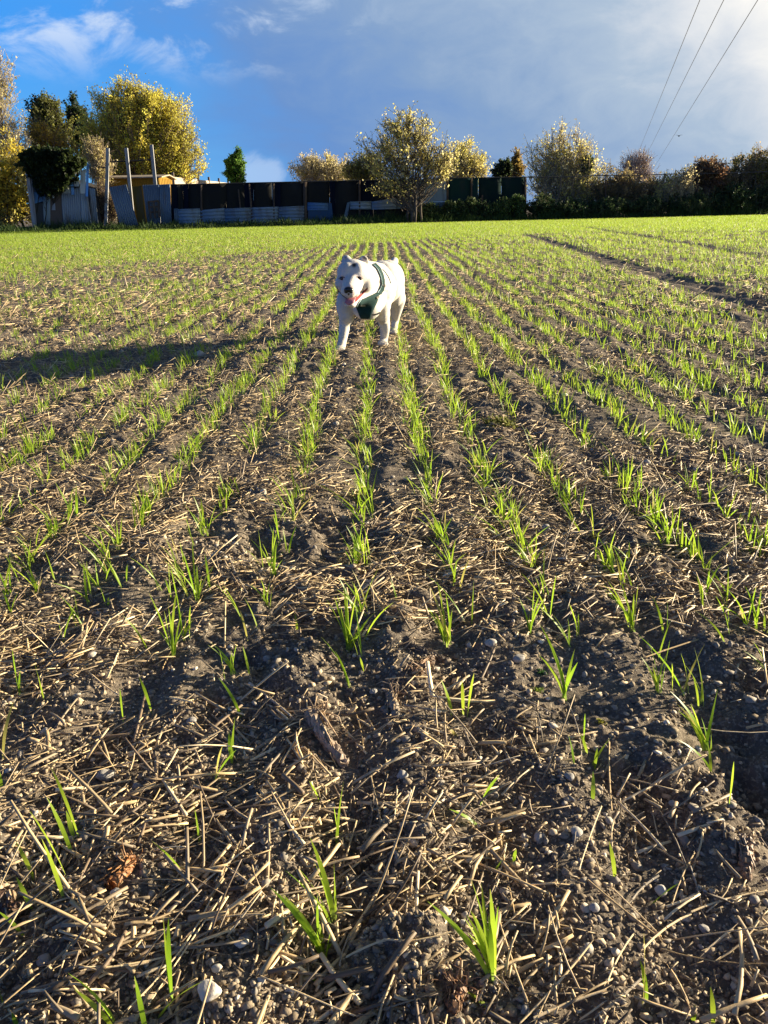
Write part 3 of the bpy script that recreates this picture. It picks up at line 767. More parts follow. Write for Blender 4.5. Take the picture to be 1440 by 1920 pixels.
M['cable'] = mat('grey_cable', (0.12, 0.12, 0.12), 0.5)
M['concrete'] = mat('concrete_post', (0.20, 0.17, 0.14), 0.9, noise=(8.0, (0.13, 0.11, 0.09), 0.45, 0.7), spec=0.1)

GREY = (0.20, 0.235, 0.265); PALE = (0.38, 0.43, 0.45); BLUE = (0.10, 0.25, 0.50); SLATE = (0.13, 0.16, 0.19); BROWN = (0.10, 0.075, 0.06)
def shed():
    o0 = fp(115, 425, 0); root = empty('patchwork_shed', (o0.x, o0.y, 0))
    tag(root, 'tumbledown shed patched from grey corrugated iron and blue boards under ivy', 'shed')
    # body behind the patches
    mb = MB()
    A = fp(53, 330, -0.10); B = fp(177, 330, -0.10); top = fp(110, 316, -0.1).z
    dp = Vector((0, 2.6, 0))
    P = []
    for p in (A, B, B + dp, A + dp): P.append(Vector((p.x, p.y, 0)))
    zt = [top, top - 0.9, top - 0.9, top]
    for p, z in zip((A, B, B + dp, A + dp), zt): P.append(Vector((p.x, p.y, z)))
    mb.add(P, [(0, 1, 5, 4), (1, 2, 6, 5), (2, 3, 7, 6), (3, 0, 4, 7), (4, 5, 6, 7)], (0.04, 0.04, 0.045))
    mb.build('wall', M['darkwood'], root)
    sh = [
        ([(61, 313), (112, 313), (110, 361), (61, 360)], 0.00, None, (0.085, 0.115, 0.155), 'dark slate board under the ivy'),
        ([(61.5, 360), (85, 360.5), (85, 376), (64, 382)], 0.04, None, BLUE, 'bright blue board'),
        ([(63, 381), (81, 381), (82, 427), (66, 427)], 0.00, None, (0.05, 0.055, 0.06), None),
        ([(80, 375), (94, 362), (93, 427), (82, 427)], 0.05, ('v', .10, .018), (0.21, 0.26, 0.27), None),
        ([(92.5, 363), (115, 363), (117, 427), (93, 427)], 0.02, None, BROWN, 'dark brown board'),
        ([(98, 386), (103, 380), (104, 394), (97, 394)], 0.06, None, (0.25, 0.27, 0.29), None),
        ([(108, 336.5), (130, 336.5), (133, 363), (108, 362.5)], 0.07, None, PALE, 'pale grey square board'),
        ([(114.5, 364), (150, 350), (152, 427), (118, 427)], 0.05, ('v', .11, .022), GREY, None),
        ([(138.5, 339), (148.5, 340), (148.5, 351), (139.5, 350)], 0.09, None, PALE, None),
        ([(130.5, 328), (135, 328), (140, 365), (134, 365)], 0.12, None, (0.13, 0.30, 0.62), 'narrow blue strip'),
        ([(151, 320.5), (161, 316.5), (160, 363), (149.5, 363)], 0.10, None, (0.42, 0.47, 0.48), 'tall pale board'),
        ([(162, 306.5), (167, 307), (165, 369), (160.5, 368)], 0.13, None, (0.12, 0.31, 0.66), 'tall blue strip'),
        ([(150.5, 363), (165, 364), (172, 427), (152, 427)], 0.08, ('v', .10, .020), (0.24, 0.28, 0.30), None),
        ([(166.5, 352), (178, 354), (185, 427), (173, 427)], 0.02, ('v', .09, .018), (0.19, 0.23, 0.26), None),
        ([(98, 364), (101.7, 364), (101.7, 371.5), (98, 371.5)], 0.07, None, (0.55, 0.62, 0.70), None),
    ]
    for k, (cs, off, corr, c, lab) in enumerate(sh):
        o = sheet_mesh(cs, off, corr, 0.02, col=c, seed=k).build('wall_sheet', M['iron'] if corr else M['board'], root, smooth=bool(corr))
        if lab: o['label'] = lab
    mb = MB(); mb.bar(fp(50, 312, .16), fp(65, 428, .16), 0.16, 0.08); mb.build('corner_post', M['timber'], root)
    mb = MB(); mb.bar(fp(57, 316, .14), fp(68.5, 428, .2), 0.05, 0.05); mb.build('corner_post', M['timber'], root)
    mb = MB(); mb.bar(fp(163, 368, .17), fp(172.5, 427, .17), 0.045, 0.04); mb.build('batten', M['timber'], root)
    mb = MB(); mb.bar(fp(130, 350.3, .14), fp(149, 350.5, .14), 0.04, 0.03, (.1, .1, .1)); mb.build('batten', M['darkwood'], root)
shed()

def thing_sheet(name, label, cat, cs, off, corr, col, m=None, group=None, offb=None, seed=0):
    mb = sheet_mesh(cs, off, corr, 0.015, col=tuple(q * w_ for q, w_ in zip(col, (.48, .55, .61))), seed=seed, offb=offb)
    o = mb.build(name, m or (M['iron'] if corr else M['board']), None, smooth=bool(corr))
    tag(o, label, cat, group); return o
def yard():
    V = 'v'; H = 'h'
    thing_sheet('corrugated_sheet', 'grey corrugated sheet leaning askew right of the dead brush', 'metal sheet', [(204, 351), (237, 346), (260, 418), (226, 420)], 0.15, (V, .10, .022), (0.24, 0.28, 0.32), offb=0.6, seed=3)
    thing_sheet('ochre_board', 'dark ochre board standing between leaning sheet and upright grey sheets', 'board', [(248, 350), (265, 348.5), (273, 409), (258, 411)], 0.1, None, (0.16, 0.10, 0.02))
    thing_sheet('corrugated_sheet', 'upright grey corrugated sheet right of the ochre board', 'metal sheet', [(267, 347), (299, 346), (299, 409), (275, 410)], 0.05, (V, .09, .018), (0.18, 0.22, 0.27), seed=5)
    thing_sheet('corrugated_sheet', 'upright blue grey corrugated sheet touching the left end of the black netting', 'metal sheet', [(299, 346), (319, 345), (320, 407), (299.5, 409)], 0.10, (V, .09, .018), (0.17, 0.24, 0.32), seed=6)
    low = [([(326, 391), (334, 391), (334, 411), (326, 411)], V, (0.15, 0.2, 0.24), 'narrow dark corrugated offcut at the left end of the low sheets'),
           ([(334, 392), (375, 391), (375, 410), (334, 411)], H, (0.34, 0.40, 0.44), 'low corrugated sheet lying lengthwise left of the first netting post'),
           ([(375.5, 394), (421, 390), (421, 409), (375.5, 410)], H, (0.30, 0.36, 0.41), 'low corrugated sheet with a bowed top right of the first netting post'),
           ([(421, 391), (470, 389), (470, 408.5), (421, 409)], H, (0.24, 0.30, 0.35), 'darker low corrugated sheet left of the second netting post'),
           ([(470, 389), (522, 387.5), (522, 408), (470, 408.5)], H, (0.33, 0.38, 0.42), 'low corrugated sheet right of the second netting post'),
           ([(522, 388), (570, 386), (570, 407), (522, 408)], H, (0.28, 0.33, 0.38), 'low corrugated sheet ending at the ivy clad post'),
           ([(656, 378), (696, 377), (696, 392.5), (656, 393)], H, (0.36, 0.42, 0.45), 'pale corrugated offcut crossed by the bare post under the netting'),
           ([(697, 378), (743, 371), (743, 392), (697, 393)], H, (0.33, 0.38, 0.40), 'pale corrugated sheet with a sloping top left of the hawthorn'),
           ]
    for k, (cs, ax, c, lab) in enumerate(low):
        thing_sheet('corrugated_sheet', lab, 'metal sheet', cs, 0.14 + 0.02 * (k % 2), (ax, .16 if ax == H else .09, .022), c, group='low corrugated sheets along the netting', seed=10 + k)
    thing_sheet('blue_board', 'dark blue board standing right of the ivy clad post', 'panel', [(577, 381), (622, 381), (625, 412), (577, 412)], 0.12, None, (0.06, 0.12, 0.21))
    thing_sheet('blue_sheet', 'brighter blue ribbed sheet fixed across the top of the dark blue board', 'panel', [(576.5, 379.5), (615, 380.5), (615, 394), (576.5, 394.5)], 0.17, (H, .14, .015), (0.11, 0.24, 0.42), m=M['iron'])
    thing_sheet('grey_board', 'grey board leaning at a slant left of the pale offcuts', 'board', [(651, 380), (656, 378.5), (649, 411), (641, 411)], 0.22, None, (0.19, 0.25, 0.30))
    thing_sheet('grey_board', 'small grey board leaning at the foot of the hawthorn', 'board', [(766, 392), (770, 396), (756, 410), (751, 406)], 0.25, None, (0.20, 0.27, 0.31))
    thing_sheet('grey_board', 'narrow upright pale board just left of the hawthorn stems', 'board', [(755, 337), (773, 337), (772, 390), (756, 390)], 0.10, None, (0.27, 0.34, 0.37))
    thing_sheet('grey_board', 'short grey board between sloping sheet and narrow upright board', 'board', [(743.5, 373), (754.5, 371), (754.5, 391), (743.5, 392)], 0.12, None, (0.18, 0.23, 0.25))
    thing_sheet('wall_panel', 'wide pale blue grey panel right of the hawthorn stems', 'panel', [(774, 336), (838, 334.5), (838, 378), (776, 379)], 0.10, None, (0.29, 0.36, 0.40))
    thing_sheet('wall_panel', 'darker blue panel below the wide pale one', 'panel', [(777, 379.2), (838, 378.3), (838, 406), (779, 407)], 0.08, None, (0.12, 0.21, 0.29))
    # pallet
    o0 = fp(288, 409, .3); root = empty('wooden_pallet', (o0.x, o0.y, 0)); tag(root, 'old wooden pallet leaning on the upright grey corrugated sheet', 'pallet')
    for a, b in (((278, 378), (283, 410)), ((288, 377), (291, 409)), ((297, 376), (298, 408))):
        mb = MB(); mb.bar(fp(*a, .2), fp(*b, .35), 0.09, 0.03); mb.build('upright', M['postwood'], root)
    for a, b in (((277, 378.5), (298, 376.5)), ((279, 388), (298.5, 387)), ((281, 398), (299, 397))):
        mb = MB(); mb.bar(fp(*a, .24), fp(*b, .24), 0.08, 0.02); mb.build('slat', M['postwood'], root)
    # frame of three tall posts
    o0 = fp(240, 400, -.25); root = empty('timber_gantry', (o0.x, o0.y, 0)); tag(root, 'three tall grey timber posts joined by a thin crossbar beside the shed', 'timber frame')
    for a, b, w in (((202, 277.5), (197, 420), .15), ((236.5, 277.5), (250, 418), .15), ((283.5, 271), (298, 414), .16)):
        mb = MB(); t = fp(*a, -.12); f = fp(*b, -.12); f.z = 0; mb.bar(t, f, w, .10); mb.build('post', M['timber'], root)
    mb = MB(); mb.tube([fp(204, 303.5, -.2), fp(236, 302, -.2), fp(290, 299, -.2)], 0.035, 6); mb.build('crossbar', M['darkwood'], root)
    mb = MB(); mb.tube([fp(190, 314, -.2), fp(206, 314.5, -.2)], 0.03, 6); mb.build('crossbar', M['darkwood'], root)
    # ochre hut
    a = at(183, 330, 47.0); b = at(297, 330, 47.0); zt = at(297, 333, 47.0).z
    root = empty('ochre_hut', ((a.x + b.x) / 2, 48.5, 0)); tag(root, 'low ochre painted wooden hut with felt roof behind the corrugated sheets', 'hut')
    dpt = 3.0
    mb = MB()
    P = [Vector((a.x, 47, 0)), Vector((b.x, 47, 0)), Vector((b.x, 47 + dpt, 0)), Vector((a.x, 47 + dpt, 0))]
    P += [p + Vector((0, 0, zt)) for p in P]
    gb = [Vector((b.x, 47 + dpt / 2, zt + 0.14)), Vector((a.x, 47 + dpt / 2, zt + 0.14))]
    mb.add(P + gb, [(0, 1, 5, 4), (1, 2, 6, 8, 5), (2, 3, 7, 6), (3, 0, 4, 9, 7)])
    for i in range(22):                                              # battens over the board joints
        xx = b.x - 0.02 - (b.x - a.x - 0.04) * i / 21
        mb.box((xx, 46.985, zt / 2), (0.05, 0.03, zt))
    for i in range(9): mb.box((b.x + 0.012, 47.1 + (dpt - .2) * i / 8, zt / 2), (0.024, 0.05, zt))
    mb.build('wall', M['ochre'], root)
    mb = MB()
    ov = 0.25
    for s in (-1, 1):
        e = Vector((0, s * (dpt / 2 + ov), -0.14 * (1 + ov / (dpt / 2)))); c = 47 + dpt / 2
        p = [Vector((a.x - ov, c, zt + .155)), Vector((b.x + ov, c, zt + .155)), Vector((b.x + ov, c, zt + .155)) + e, Vector((a.x - ov, c, zt + .155)) + e]
        q = [v + Vector((0, 0, .06)) for v in p]
        mb.add(p + q, [(0, 1, 2, 3), (4, 7, 6, 5), (0, 4, 5, 1), (1, 5, 6, 2), (2, 6, 7, 3), (3, 7, 4, 0)])
    mb.build('roof', M['felt'], root)
    mb = MB(); mb.box((b.x + .05, 47 + dpt * .52, zt * .45), (.03, .85, zt * .86)); mb.build('door', M['ochre'], root)
    # panel fence running away on the left
    pa = at(326, 345, 51.5); pb = at(428, 345, 64); zt = at(330, 331.5, 51.5).z
    root = empty('panel_fence', (pa.x, pa.y, 0)); tag(root, 'pale timber panel fence with concrete posts running away behind the netting', 'fence')
    n = 5
    for i in range(n):
        u, v = i / n, (i + 1) / n
        A = pa.lerp(pb, u + .004); B = pa.lerp(pb, v - .004)
        mb = MB(); nrm = (B - A).cross(Vector((0, 0, 1))).normalized() * .02
        rows = 14
        for r_ in range(rows):
            z0, z1 = zt * r_ / rows, zt * (r_ + .97) / rows
            p = [Vector((A.x, A.y, z0)), Vector((B.x, B.y, z0)), Vector((B.x, B.y, z1)), Vector((A.x, A.y, z1))]
            P = [p[0] + nrm * 1.6, p[1] + nrm * 1.6, p[2] + nrm, p[3] + nrm] + [q - nrm for q in p]
            mb.add(P, [(0, 1, 2, 3), (7, 6, 5, 4), (0, 4, 5, 1), (1, 5, 6, 2), (2, 6, 7, 3), (3, 7, 4, 0)], (.42, .36, .27))
        mb.build('fence_panel', M['palewood'], root)
    for i in range(n + 1):
        A = pa.lerp(pb, i / n)
        mb = MB(); mb.box((A.x, A.y, (zt + .25) / 2), (.13, .10, zt + .25)); mb.build('post', M['concrete'], root)
    # black netting
    o0 = fp(555, 415, 0); root = empty('netting_fence', (o0.x, o0.y, 0)); tag(root, 'long screen of black netting on thin posts along the field edge', 'fence')
    cuts = [320, 333, 343, 353, 424, 458, 475, 510, 526, 572, 618, 628, 674, 700, 774]
    ty = lambda p: 346.5 - (p - 320) * (346.5 - 336) / (785 - 320)
    for k in range(len(cuts) - 1):
        x0, x1 = cuts[k], cuts[k + 1]
        c = (0.006, 0.009, 0.018) if k in (0, 2, 5, 7, 10, 12) else (0.017, 0.017, 0.016)
        o = sheet_mesh([(x0, ty(x0)), (x1, ty(x1)), (x1, 413), (x0, 414)], -0.03 + 0.008 * (k % 2), None, 0.006, nx=5, ny=6, col=c, sag=0.12, seed=40 + k).build('netting', M['net'], root, smooth=True)
    mb = MB(); mb.tube([fp(p, ty(p) - .3, .0) for p in range(320, 790, 30)], 0.022, 5); mb.build('top_wire', M['metal'], root)
    for p, t, b_, w in ((377, 347, 415, .05), (467, 345, 415, .05), (513, 344, 413, .05), (572, 341, 416, .10), (674, 338, 416, .06), (447, 355, 412, .04)):
        mb = MB(); A = fp(p, t, .10); B = fp(p + (6 if p in (467, 447) else 0), b_, .10); B.z = -0.02; mb.tube([A, B], w, 6); mb.build('post', M['postwood'], root)
    # dark green netting
    o0 = fp(912, 412, 0); root = empty('netting_fence', (o0.x, o0.y, 0)); tag(root, 'screen of dark green netting right of the pale blue panel', 'fence')
    cuts = [838, 886, 897, 940, 985]
    ty2 = lambda p: 334.5 - (p - 838) * 2.5 / 147
    for k in range(len(cuts) - 1):
        x0, x1 = cuts[k], cuts[k + 1]
        sheet_mesh([(x0, ty2(x0)), (x1, ty2(x1)), (x1, 411), (x0, 412)], -0.02 + 0.008 * (k % 2), None, 0.006, nx=5, ny=6, col=((0.010, 0.030, 0.026), (0.012, 0.034, 0.030), (0.007, 0.018, 0.016), (0.008, 0.020, 0.017))[k], sag=0.10, seed=70 + k).build('netting', M['net'], root, smooth=True)
    for p, t, w in ((839, 334, .06), (884, 334, .05), (904, 366, .05), (985, 331, .07)):
        mb = MB(); A = fp(p, t, .10); B = fp(p, 412, .10); B.z = -.02; mb.tube([A, B], w, 6); mb.build('post', M['postwood'], root)
    mb = MB(); mb.tube([fp(p, ty2(p) - .3, .0) for p in range(838, 990, 36)], 0.022, 5); mb.build('top_wire', M['metal'], root)
    # wire fence to the right
    o0 = fp(1200, 405, 0); root = empty('wire_fence', (o0.x, o0.y, 0)); tag(root, 'single dark wire on thin posts in front of the hedge', 'fence')
    yw = lambda p: 332.3 - (p - 985) * 10.5 / 455
    pts = [fp(p, yw(p) + 1.2 * math.sin((p - 985) / 455 * math.pi * 3) ** 2, .05) for p in np.linspace(987, 1560, 24)]
    mb = MB(); mb.tube(pts, 0.026, 5); mb.build('wire', M['metal'], root)
    for p in (1136, 1308, 1480):
        mb = MB(); A = fp(p, yw(p) - 1, .05); B = fp(p, 405, .05); B.z = -.02; mb.tube([A, B], .035, 6); mb.build('post', M['postwood'], root)
M['palewood'] = mat('pale_fence_wood', (0.44, 0.37, 0.28), 0.85, noise=((3.0, 3.0, 20.0), (0.34, 0.28, 0.20), 0.45, 0.7), spec=0.1)
M['postwood'] = mat('post_wood', (0.07, 0.05, 0.036), 0.9, noise=((14.0, 14.0, 2.0), (0.12, 0.09, 0.065), 0.45, 0.7), spec=0.1)
yard()

# ------------------------------------------------------------------ trees
def leaf_arrays(P, size, cols, seed, up=0.0):
    rs = np.random.RandomState(seed); n = len(P)
    a = rs.normal(0, 1, (n, 3)); a[:, 2] += up; a /= np.linalg.norm(a, axis=1, keepdims=True)
    b = rs.normal(0, 1, (n, 3)); b = np.cross(a, b); b /= np.linalg.norm(b, axis=1, keepdims=True)
    s = size * rs.uniform(0.6, 1.35, n)
    L = a * s[:, None]; Wd = b * (s * 0.34)[:, None]; nb = np.cross(a, b) * (s * 0.14)[:, None]
    V = np.stack([P - L * .5, P - L * .05 + Wd + nb, P + L * .5, P - L * .05 - Wd + nb], 1)
    F = np.arange(n * 4).reshape(-1, 4)
    return V.reshape(-1, 3), F, np.repeat(cols, 4, 0)
def tree(name, label, cat, bx, Y, blobs_, per=6, leaf=0.11, pal=((.3, .3, .05),), nbr=60, twigs=10, dens=1.5, tlo=.42, trunk_r=0.12, stems=1, twl=0.7, up=0.5, bark=(0.16, 0.13, 0.10), seed=1, group=None, spread=0.3, skirt=0.0, mat_leaf=None, thin=1.0, shell=0.45):
    rs = np.random.RandomState(seed); nbr = int(nbr * dens)
    k = ppm(Y, 2.0)
    E = []
    for (px, py, rx, rz) in blobs_:
        c = at(px, py, Y); E.append((np.array(c), rx / k, rx / k * 0.85, rz / k))
    wts = np.array([e[1] * e[3] for e in E]) ** 1.0; wts = wts / wts.sum()
    x0 = at(bx, 420, Y).x; base = np.array([x0, Y, 0.0])
    top = max(e[0][2] + 0.5 * e[3] for e in E)
    ctr = sum(w * e[0] for w, e in zip(wts, E))
    # tips
    ids = rs.choice(len(E), nbr, p=wts)
    u = rs.normal(0, 1, (nbr, 3)); u /= np.linalg.norm(u, axis=1, keepdims=True); rr = rs.uniform(0, 1, nbr) ** shell
    tips = np.array([E[i][0] + u[j] * rr[j] * np.array(E[i][1:]) for j, i in enumerate(ids)])
    tips[:, 2] = np.maximum(tips[:, 2], 0.15)
    mb = MB()
    st = []
    for s in range(stems):
        off = np.array([rs.normal(0, spread), rs.normal(0, spread) * .6, 0]) if stems > 1 else np.zeros(3)
        if stems > 12: off = np.array([(s / (stems - 1) - .5) * 3.6 * spread, rs.normal(0, .5), 0])
        e = base + off
        tgt = np.array([ctr[0] + (rs.normal(0, .35) * E[0][1] if stems > 1 else 0), Y + (rs.normal(0, .3) if stems > 1 else 0), top * (rs.uniform(.7, 1.0) if stems > 1 else 1)])
        if stems > 12: tgt = np.array([e[0] + rs.normal(0, .3), e[1] + rs.normal(0, .2), top * rs.uniform(.35, .6)])
        tt = np.linspace(0, 1, 9)[:, None]
        pts = e + (tgt - e) * tt; pts[:, :2] += (e - tgt)[None, :2] * (tt * (1 - tt)) * 0.4
        pts[1:-1, :2] += rs.normal(0, .02 * top, (7, 2)) * .35
        st.append(pts)
        mb.tube(pts, list(trunk_r * (1 - .86 * np.linspace(0, 1, 9))), 7, bark)
    A2, B2, R2 = [], [], []
    for j in range(nbr):
        tip = tips[j]
        pts = st[rs.randint(stems)] if stems <= 12 else min(st, key=lambda q: abs(q[4][0] - tip[0]))
        hd = np.linalg.norm((tip - np.array([pts[-1][0], Y, 0]))[:2])
        zt = np.clip(tip[2] - hd * (0.5 + up * 1.2) - rs.uniform(0, .12) * top, 0.10 * top, 0.97 * top)
        f = zt / pts[-1][2] * 8; i0 = int(min(7, max(0, math.floor(f)))); fr = min(1, f - i0)
        s0 = pts[i0] * (1 - fr) + pts[i0 + 1] * fr
        D = tip - s0
        c1 = s0 + D * np.array([.45, .45, .45 - 0.2 * up * (-1 if up > .6 else 1)])
        t = np.linspace(0, 1, 6)[:, None]
        cv = (1 - t) ** 2 * s0 + 2 * t * (1 - t) * c1 + t * t * tip
        cv[1:-1] += rs.normal(0, .03, (4, 3)) * np.linalg.norm(D)
        r0 = trunk_r * (1 - .8 * zt / max(top, .1)) * 0.42
        mb.tube(cv, [max(.006, r0 * (1 - .85 * q)) for q in np.linspace(0, 1, 6)], 4, bark, cap=False)
        tp = rs.uniform(tlo, 1.0, twigs) ** 0.8
        ii = np.minimum(4, (tp * 5).astype(int)); fr = (tp * 5 - ii)[:, None]
        a = cv[ii] * (1 - fr) + cv[ii + 1] * fr
        tang = D / (np.linalg.norm(D) + 1e-6)
        dv = rs.normal(0, .55, (twigs, 3)) + tang * .55 + np.array([0, 0, up * .9])
        dv /= np.linalg.norm(dv, axis=1, keepdims=True)
        ln = twl * rs.uniform(.4, 1.15, twigs)
        A2.append(a); B2.append(a + dv * ln[:, None]); R2.append(np.full(twigs, 0.011))
    A2 = np.concatenate(A2); B2 = np.concatenate(B2); R2 = np.concatenate(R2)
    B2[:, 2] = np.maximum(B2[:, 2], 0.05)
    V, F, Fc, nv = straws(A2, B2, R2 * thin, seed + 5, 3, 2, bend=0.07, flat=np.ones(len(A2)))
    nv0 = mb.n
    Vt = np.concatenate([np.array([tuple(v) for v in mb.v]), V])
    ct = np.concatenate([np.array(mb.c), np.tile(np.array(bark) * 1.15, (len(V), 1))])
    polys = {}
    for f in mb.f: polys.setdefault(len(f), []).append(f)
    fl = [np.array(q) for q in polys.values()] + [F + nv0]
    root = empty(name, (base[0], base[1], 0)); tag(root, label, cat, group)
    rt = np.array([base[0], base[1], 0])
    link('trunk', np_mesh('trunk', Vt - rt, fl, ct, smooth=True), M['bark'], root, keep=False)
    # leaves gather round the twigs; every twig has its own tone
    n = len(A2)
    cnt = rs.poisson(per * np.clip(rs.normal(1, .55, n), 0, 2.5))
    idx = np.repeat(np.arange(n), cnt)
    if len(idx):
        t = rs.uniform(.15, 1.05, len(idx)) ** .75
        P = A2[idx] + (B2 - A2)[idx] * t[:, None] + rs.normal(0, .075, (len(idx), 3)) * (twl / .7)
        P[:, 2] = np.maximum(P[:, 2], .04)
        pal = np.array(pal)
        zone = vn(A2[:, 0] / 1.1 + 50, A2[:, 2] / 1.1 + A2[:, 1] + 50, seed)
        w = np.clip(zone * 1.6 - .3 + rs.normal(0, .18, n), 0, .999)
        tc = pal[(w * len(pal)).astype(int)]
        cols = tc[idx] * rs.uniform(.7, 1.25, (len(idx), 1))
        V, F, c = leaf_arrays(P, leaf, cols, seed + 9)
        link('crown', np_mesh('crown', V - rt, [F], c), mat_leaf or M['leaf'], root, keep=False)
    return root
GOLD = ((.46, .40, .05), (.60, .48, .06), (.68, .53, .07), (.54, .50, .07)); YEL = ((.62, .56, .14), (.74, .64, .20), (.80, .68, .18), (.76, .69, .36))
OLIVE = ((.12, .13, .03), (.19, .19, .04), (.28, .26, .06)); DARK = ((.022, .042, .014), (.036, .06, .02), (.055, .08, .026)); CREAM = ((.54, .46, .22), (.62, .54, .29), (.48, .41, .15))
BROWNS = ((.20, .16, .065), (.28, .21, .085), (.34, .24, .10), (.19, .19, .065)); RUST = ((.20, .105, .055), (.22, .14, .065), (.23, .17, .075))
PB = (0.42, 0.36, 0.27)
def plants():
    tree('birch_tree', 'tall thin pale birch with few leaves at the left edge', 'tree', 14, 50, [(15, 240, 38, 110), (8, 165, 24, 60), (38, 265, 26, 60)], per=2.2, leaf=.13, pal=CREAM, nbr=70, twigs=9, trunk_r=.13, up=.95, bark=PB, seed=101, twl=.9)
    tree('yellow_bush', 'big golden bush at the left edge beside the shed', 'bush', 5, 45, [(8, 335, 48, 70), (40, 285, 34, 38), (-45, 330, 55, 90), (22, 385, 40, 48), (-20, 385, 40, 48), (48, 350, 18, 40), (-110, 320, 60, 95)], per=10, leaf=.13, pal=GOLD[1:] + YEL[:2], nbr=150, twigs=12, stems=6, trunk_r=.05, seed=102, spread=.9, bark=(.07, .06, .045))
    tree('maple_tree', 'small orange yellow tree showing above the ivy', 'tree', 95, 52, [(95, 268, 42, 26), (70, 255, 22, 26), (130, 280, 24, 22)], per=7, leaf=.12, pal=((.45, .30, .04), (.42, .33, .06), (.35, .25, .04)), nbr=55, twigs=10, trunk_r=.09, seed=103)
    tree('dark_tree', 'dark olive tree between the birch and the great golden tree', 'tree', 100, 58, [(86, 228, 34, 42), (108, 245, 32, 44), (76, 210, 18, 24)], per=9, leaf=.14, pal=OLIVE[:2] + DARK[1:], nbr=90, twigs=12, trunk_r=.16, seed=104, up=.7)
    tree('pine_tree', 'dark blue green pine peeping out left of the great golden tree', 'tree', 148, 63, [(148, 222, 20, 34), (140, 240, 24, 28), (160, 250, 24, 40)], per=12, leaf=.16, pal=DARK, nbr=60, twigs=12, trunk_r=.14, seed=105)
    tree('great_golden_tree', 'broad tall golden green tree, the biggest of all, behind the ochre hut', 'tree', 272, 54, [(262, 245, 78, 84), (318, 268, 58, 80), (240, 208, 50, 50), (205, 262, 54, 70), (332, 250, 42, 50), (350, 303, 36, 44), (275, 300, 88, 42), (180, 288, 38, 54)], per=13, leaf=.105, pal=((.46, .42, .07), (.60, .53, .07), (.72, .63, .09), (.66, .66, .10), (.80, .68, .10)), nbr=350, twigs=17, trunk_r=.2, up=1.0, seed=106, twl=.95, stems=3, spread=.35, bark=(.20, .15, .10))
    tree('dry_shrub', 'pale dry twiggy shrub rising left of the three tall posts', 'shrub', 180, 46, [(180, 302, 22, 36), (195, 325, 20, 25), (170, 285, 14, 20)], per=2.4, leaf=.10, pal=CREAM, nbr=60, twigs=12, trunk_r=.05, stems=4, up=.8, bark=(.36, .29, .19), seed=107)
    tree('dead_brush', 'dead brown brushwood filling the gap between shed and leaning sheet', 'brushwood', 198, 41.4, [(196, 388, 14, 30), (208, 395, 13, 24), (190, 365, 9, 18)], per=.8, leaf=.08, pal=BROWNS, nbr=60, twigs=12, trunk_r=.03, stems=6, up=.5, bark=(.11, .075, .05), seed=108, twl=.5)
    tree('cypress_tree', 'small bright green cypress standing alone above the netting', 'tree', 444, 58, [(443, 325, 17, 24), (446, 302, 7, 13), (436, 322, 10, 20)], per=26, leaf=.13, pal=((.06, .15, .02), (.10, .21, .03), (.14, .26, .04)), nbr=60, twigs=11, trunk_r=.08, up=1.0, seed=109, twl=.5)
    tree('pale_shrub', 'wide cream leaved shrub above the middle of the black netting', 'shrub', 600, 60, [(575, 322, 32, 24), (610, 318, 40, 26), (640, 325, 26, 22)], per=9, leaf=.11, pal=CREAM + YEL[1:2], nbr=90, twigs=11, trunk_r=.06, stems=5, spread=.8, up=.6, bark=PB, seed=110)
    tree('olive_shrub', 'darker olive shrub between the cream shrub and the hawthorn', 'shrub', 690, 56, [(690, 314, 36, 24), (662, 322, 22, 18)], per=8, leaf=.13, pal=OLIVE[1:] + YEL[:1], nbr=60, twigs=11, trunk_r=.06, stems=4, spread=.5, seed=111)
    tree('hawthorn_tree', 'open yellow hawthorn with many thin stems standing before the fence', 'tree', 774, 42.6, [(758, 266, 56, 46), (745, 234, 36, 26), (818, 290, 46, 40), (700, 290, 40, 40), (765, 312, 70, 28), (722, 345, 40, 20), (790, 234, 20, 18), (845, 308, 34, 28), (775, 355, 18, 24)], per=3.5, leaf=.105, pal=((.64, .58, .16), (.74, .65, .24), (.80, .71, .34), (.58, .53, .14)), nbr=140, twigs=11, trunk_r=.065, stems=6, spread=.22, up=.4, bark=(.12, .10, .075), seed=112, twl=.6, tlo=.58)
    tree('round_tree', 'rounded pale yellow tree right of the hawthorn behind the fence', 'tree', 876, 55, [(872, 305, 42, 34), (845, 310, 34, 28), (900, 312, 22, 24)], per=7, leaf=.10, pal=YEL, nbr=80, twigs=12, trunk_r=.10, up=.6, seed=113, bark=(.2, .16, .12))
    tree('holly_bush', 'round dark green bush above the green netting', 'bush', 942, 52, [(940, 321, 20, 17), (952, 318, 14, 13)], per=22, leaf=.10, pal=DARK, nbr=60, twigs=10, trunk_r=.05, seed=114, twl=.35)
    tree('thin_tree', 'thin orange leaved young tree right beside the dark round bush', 'tree', 970, 51, [(969, 303, 7, 24), (972, 320, 11, 14)], per=8, leaf=.11, pal=((.32, .22, .05), (.25, .2, .05)), nbr=26, twigs=9, trunk_r=.04, up=.9, seed=115, twl=.4)
    tree('willow_tree', 'pale yellow half bare willow at the right end of the netting', 'tree', 1052, 48.5, [(1050, 295, 58, 42), (1042, 262, 30, 22), (1095, 312, 40, 38), (1005, 305, 30, 44), (1050, 350, 62, 34), (1105, 358, 40, 28)], per=4.2, leaf=.10, pal=YEL + CREAM[:1], nbr=150, twigs=13, trunk_r=.10, stems=4, spread=.5, up=.55, bark=(.30, .25, .17), seed=116, twl=.8)
